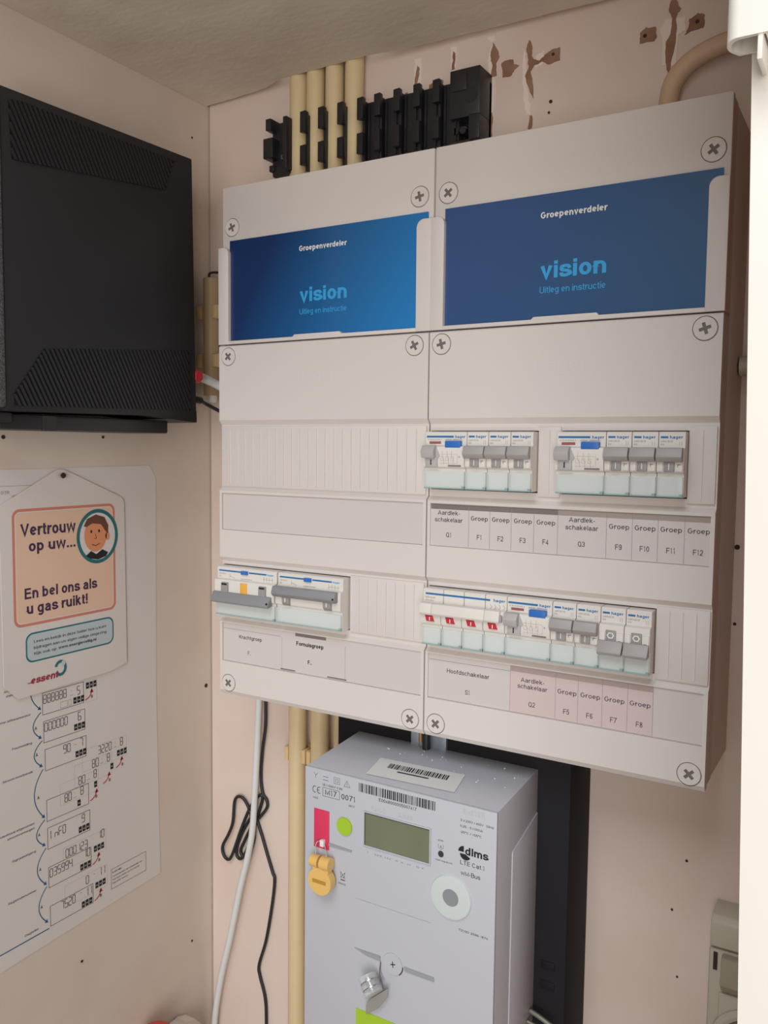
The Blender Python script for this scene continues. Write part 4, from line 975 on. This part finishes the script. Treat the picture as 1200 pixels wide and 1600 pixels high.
b = MB(GAP); b.box(192.2, 251.2, YM-.25, YM+.1, -551.8, -524.8)
b.use(LCD); b.rect('F', YM-.3, 193, 250.8, -551.4, -525.8)
b.use(METW)
for q in ((191.4, 252, -524.8, -523.8), (191.4, 252, -552.6, -551.6)): b.box(q[0], q[1], YM-1.2, YM, q[2], q[3], .2)
b.box(191.4, 192.4, YM-1.2, YM, -552, -524.4, .2); b.box(251, 252, YM-1.2, YM, -552, -524.4, .2)
b.build('display', mt)
b = MB(mat('optical_port_ring', '#cfd6d4', .25, coat=.3))
N = 48; prof = [(17.3, 0), (16.6, -1.6), (15, -2.0), (8, -1.2), (6.6, -1.4), (6.4, .2)]
rg = [[b.bm.verts.new((269.8+r*math.cos(2*math.pi*i/N), YM+y, -572.9+r*math.sin(2*math.pi*i/N))) for i in range(N)] for r, y in prof]
for A_, B_ in zip(rg, rg[1:]):
    for i in range(N): b.bm.faces.new((A_[i], A_[(i+1) % N], B_[(i+1) % N], B_[i]))
b.use(mat('optical_port_core', '#8d9296', .3)); b.cyl((269.8, YM-1.3, -572.9), 'y', 6.4, 1.6, 32)
b.build('optical_port', mt)
# grooves with sloped floors, cover screw
GRV = mat('meter_groove_plastic', '#9c9ca3', .5)
for pts in ([(184, -640.2), (207.6, -639.6), (208.6, -643.8), (196, -643.4)], [(230, -641), (256.4, -641), (256.6, -644.4), (231, -644.6)], [(158, -559), (180.4, -559.8), (180, -561.2), (158, -561.6)]):
    b = MB(GRV); b.prism(pts, 'y', YM-.7, YM); b.build('cover_groove', mt)
b = MB(INKL); b.line('F', F, ((208, -640), (208.6, -652), (212.6, -658)), .5); b.build('cover_joint', mt)
b = MB(INKL); b.rect('F', F, 184, 253, -598.6, -598.4); b.build('cover_joint', mt)
b = MB(METW); b.cyl((219.8, YM-.8, -642.3), 'y', 8.8, 1, 36)
b.use(GAP); b.line('F', YM-.9, ((218, -643), (222.4, -641.8)), .8); b.line('F', YM-.9, ((219.8, -640), (220.4, -645)), .8); b.line('F', YM-.6, [(219.8+9.2*math.cos(math.radians(a)), -642.3+9.2*math.sin(math.radians(a))) for a in range(-50, 10, 10)], .9)
b.build('cover_screw', mt)
b = MB(LIME); b.box(185.8, 252, YM-.5, YM+.2, -760, -691); b.build('green_label', mt)
# top sticker
b = MB(mat('white_sticker', '#e2e0de', .5))
def topz(y): return -499.4+(y+45)*(5.8/82.9)
tp = [(181.3, -3), (258.4, 0.4), (264, -31), (186.6, -34.8)]
def tquad(pts, dz): b.bm.faces.new([b.bm.verts.new((x, y, topz(y)+dz)) for x, y in pts])
def lerp(p, q, t): return (p[0]+(q[0]-p[0])*t, p[1]+(q[1]-p[1])*t)
def tuv(u, v): return lerp(lerp(tp[0], tp[1], u), lerp(tp[3], tp[2], u), v)
# the sticker follows the joint between the two halves of the top
vj = .36
for v0, v1 in ((0, vj), (vj, 1)): tquad([tuv(0, v0), tuv(1, v0), tuv(1, v1), tuv(0, v1)], .55)
b.use(INKD); u = .16
while u < .86:
    w_ = rb.choice((.006, .01, .016)); tquad([tuv(u, .22), tuv(u+w_, .22), tuv(u+w_, .48), tuv(u, .48)], .75); u += w_+rb.choice((.007, .01, .014))
b.use(INK); tquad([tuv(.3, .56), tuv(.66, .56), tuv(.66, .62), tuv(.3, .62)], .75)
b.build('barcode_sticker', mt)
# dust and plaster crumbs on top of the meter
b = MB(WHITE)
for k in range(26):
    x, y = rb.uniform(165, 300), rb.uniform(-8, 32); r = rb.uniform(.25, .8); b.cyl((x, y, topz(y)+.15), 'z', r, r*.9, 6, r*.5)
o = b.build('plaster_crumbs'); tag(o, 'white plaster crumbs scattered on top of the meter', 'crumbs'); o['kind'] = 'stuff'
# yellow tamper seal
sl = thing('tamper_seal', 'yellow round wire seal hanging at the left of the meter', 'seal', (152, YM, -603))
b = MB(SEALY); b.cyl((155, YM-9.5, -589), 'y', 11.2, 7, 40); b.box(147.4, 163, YM-9, YM-2.5, -583, -578, .6); b.build('disc', sl)
b = MB(SEALY)
b.cyl((145.2, YM-6, -574), 'x', 5, 7.6, 24); b.cyl((155, YM-6, -574), 'x', 5.4, 9, 24); b.build('barrel', sl)
b = MB(mat('seal_slot_ink', '#b98a3c', .5)); b.rect('F', YM-9.7, 148, 161.4, -590.6, -587.6); b.build('slot_marking', sl)
b = MB(STEEL); b.tube([(148.5, YM-5, -570), (147.5, YM-4, -562), (149, YM-2.6, -559), (153, YM-1.8, -559.6), (156.6, YM-3.4, -563), (158.6, YM-5, -570)], .45, 8, 6); b.build('seal_wire', sl)
b = MB(WHITE); b.box(151.2, 154.8, YM-4, YM-.6, -562.4, -557, .3); b.build('wire_anchor', sl)
# clear lead seal with metal tag
cs = thing('clear_seal', 'clear seal with small metal tag hanging on the lower meter cover', 'seal', (203, YM, -692))
b = MB(GLASS)
ax = Vector((.66, -.35, -.66)).normalized(); c0 = Vector((200.5, YM-7, -654.5))
b.tube([c0+ax*t for t in (0, 1.5, 5, 9, 13, 14.5)], lambda t: 5.2 if (t < .06 or t > .94) else 7.6, 24, 3); b.use(STEEL); b.tube([c0+ax*t for t in (4.6, 5.2)], 7.75, 24, 0); b.tube([c0+ax*t for t in (9.6, 10.2)], 7.75, 24, 0); b.tube([c0+ax*t for t in (2, 12)], 3.4, 14, 0)
b.build('seal_body', cs)
b = MB(mat('dull_metal_tag', '#aeada8', .5, metal=.35)); V = [(204.3, YM-8, -672.6), (219.5, YM-7, -659), (217.1, YM-4, -668.5), (209.5, YM-4.4, -680), (196.7, YM-3, -691), (198.9, YM-6, -681)]
f0 = [b.bm.verts.new(v) for v in V]; f1 = [b.bm.verts.new((v[0], v[1]+.8, v[2]-.6)) for v in V]
b.bm.faces.new(f0); b.bm.faces.new(f1[::-1])
for i in range(6): b.bm.faces.new((f0[i], f1[i], f1[(i+1) % 6], f0[(i+1) % 6]))
b.build('metal_tag', cs)
b = MB(STEEL); b.tube([(209, YM-1, -644), (209.4, YM-3, -652), (213, YM-5, -658), (216, YM-7, -661)], .4, 6, 6); b.build('seal_wire', cs)
# metal lever at the right foot of the meter
b = MB(mat('dull_rod_metal', '#8c877c', .5, metal=.5)); b.tube([(306.8, 30, -693.5), (316, 29, -695.5), (327, 28, -699)], 2.0, 10, 6); b.tube([(306.8, 24, -699), (316, 24, -701), (324, 24, -704)], 1.5, 10, 4)
tag(b.build('metal_rod'), 'short metal rod on the dark board at the right of the meter', 'rod')

# ------------------------------------------------------------------ socket at the lower right
so = thing('wall_socket', 'greyish surface mounted wall socket partly behind the white door', 'socket', (478, 91, -771))
b = MB(SOCK); b.box(436.5, 520, 66, YB, -771, -615, 3); b.prism([(68, -615.4), (63, -612), (64, -594), (69, -589.5), (YB, -588), (YB, -615.4)], 'x', 437.5, 520, 1.2); b.build('housing', so)
b = MB(SOCKD); b.prism([(65.9, -617), (59, -618), (56, -638), (62, -645), (65.9, -645)], 'x', 446.5, 516, 1); b.build('hinged_lid', so)
b = MB(SCARD); b.box(440, 443, 65.4, 66.2, -632, -618); b.build('slot', so)
b = MB(SOCK); b.box(445, 519, 63.5, 67, -740, -648, 1.5); b.build('front_plate', so)
N = 40; prof = [(28, 63.6), (24, 62), (21, 62.4), (20, 66), (19.4, 80)]
b = MB(SOCK)
rg = [[b.bm.verts.new((469+r*math.cos(2*math.pi*i/N), y-1.4, -683+r*math.sin(2*math.pi*i/N))) for i in range(N)] for r, y in prof]
for A_, B_ in zip(rg, rg[1:]):
    for i in range(N): b.bm.faces.new((A_[i], A_[(i+1) % N], B_[(i+1) % N], B_[i]))
b.use(mat('socket_recess', '#6f6654', .5)); b.cyl((469, 62.2, -683), 'y', 20.4, .6, 40)
b.build('socket_cup', so)
# things peeking in at the bottom edge
b = MB(REDP)
N = 32; prof = [(17, -935), (17, -829), (15.5, -824.5), (11, -821.5), (0.5, -820.5)]
rg = [[b.bm.verts.new((-70+r*math.cos(2*math.pi*i/N), -18+r*math.sin(2*math.pi*i/N), z)) for i in range(N)] for r, z in prof]
for A_, B_ in zip(rg, rg[1:]):
    for i in range(N): b.bm.faces.new((A_[i], A_[(i+1) % N], B_[(i+1) % N], B_[i]))
b.bm.faces.new(rg[0]); b.bm.faces.new(rg[-1])
tag(b.build('bottle'), 'red rounded top of a container at the bottom edge', 'bottle')
b = MB(CRUMP); b.prism([(5, -858), (16, -848), (27, -847), (34, -851), (43, -850), (54, -862), (60, -887), (58, -970), (0, -970), (0, -892)], 'x', -92, -76, 2.5)
tag(b.build('bag'), 'pale crumpled bag in the bottom left corner', 'bag')
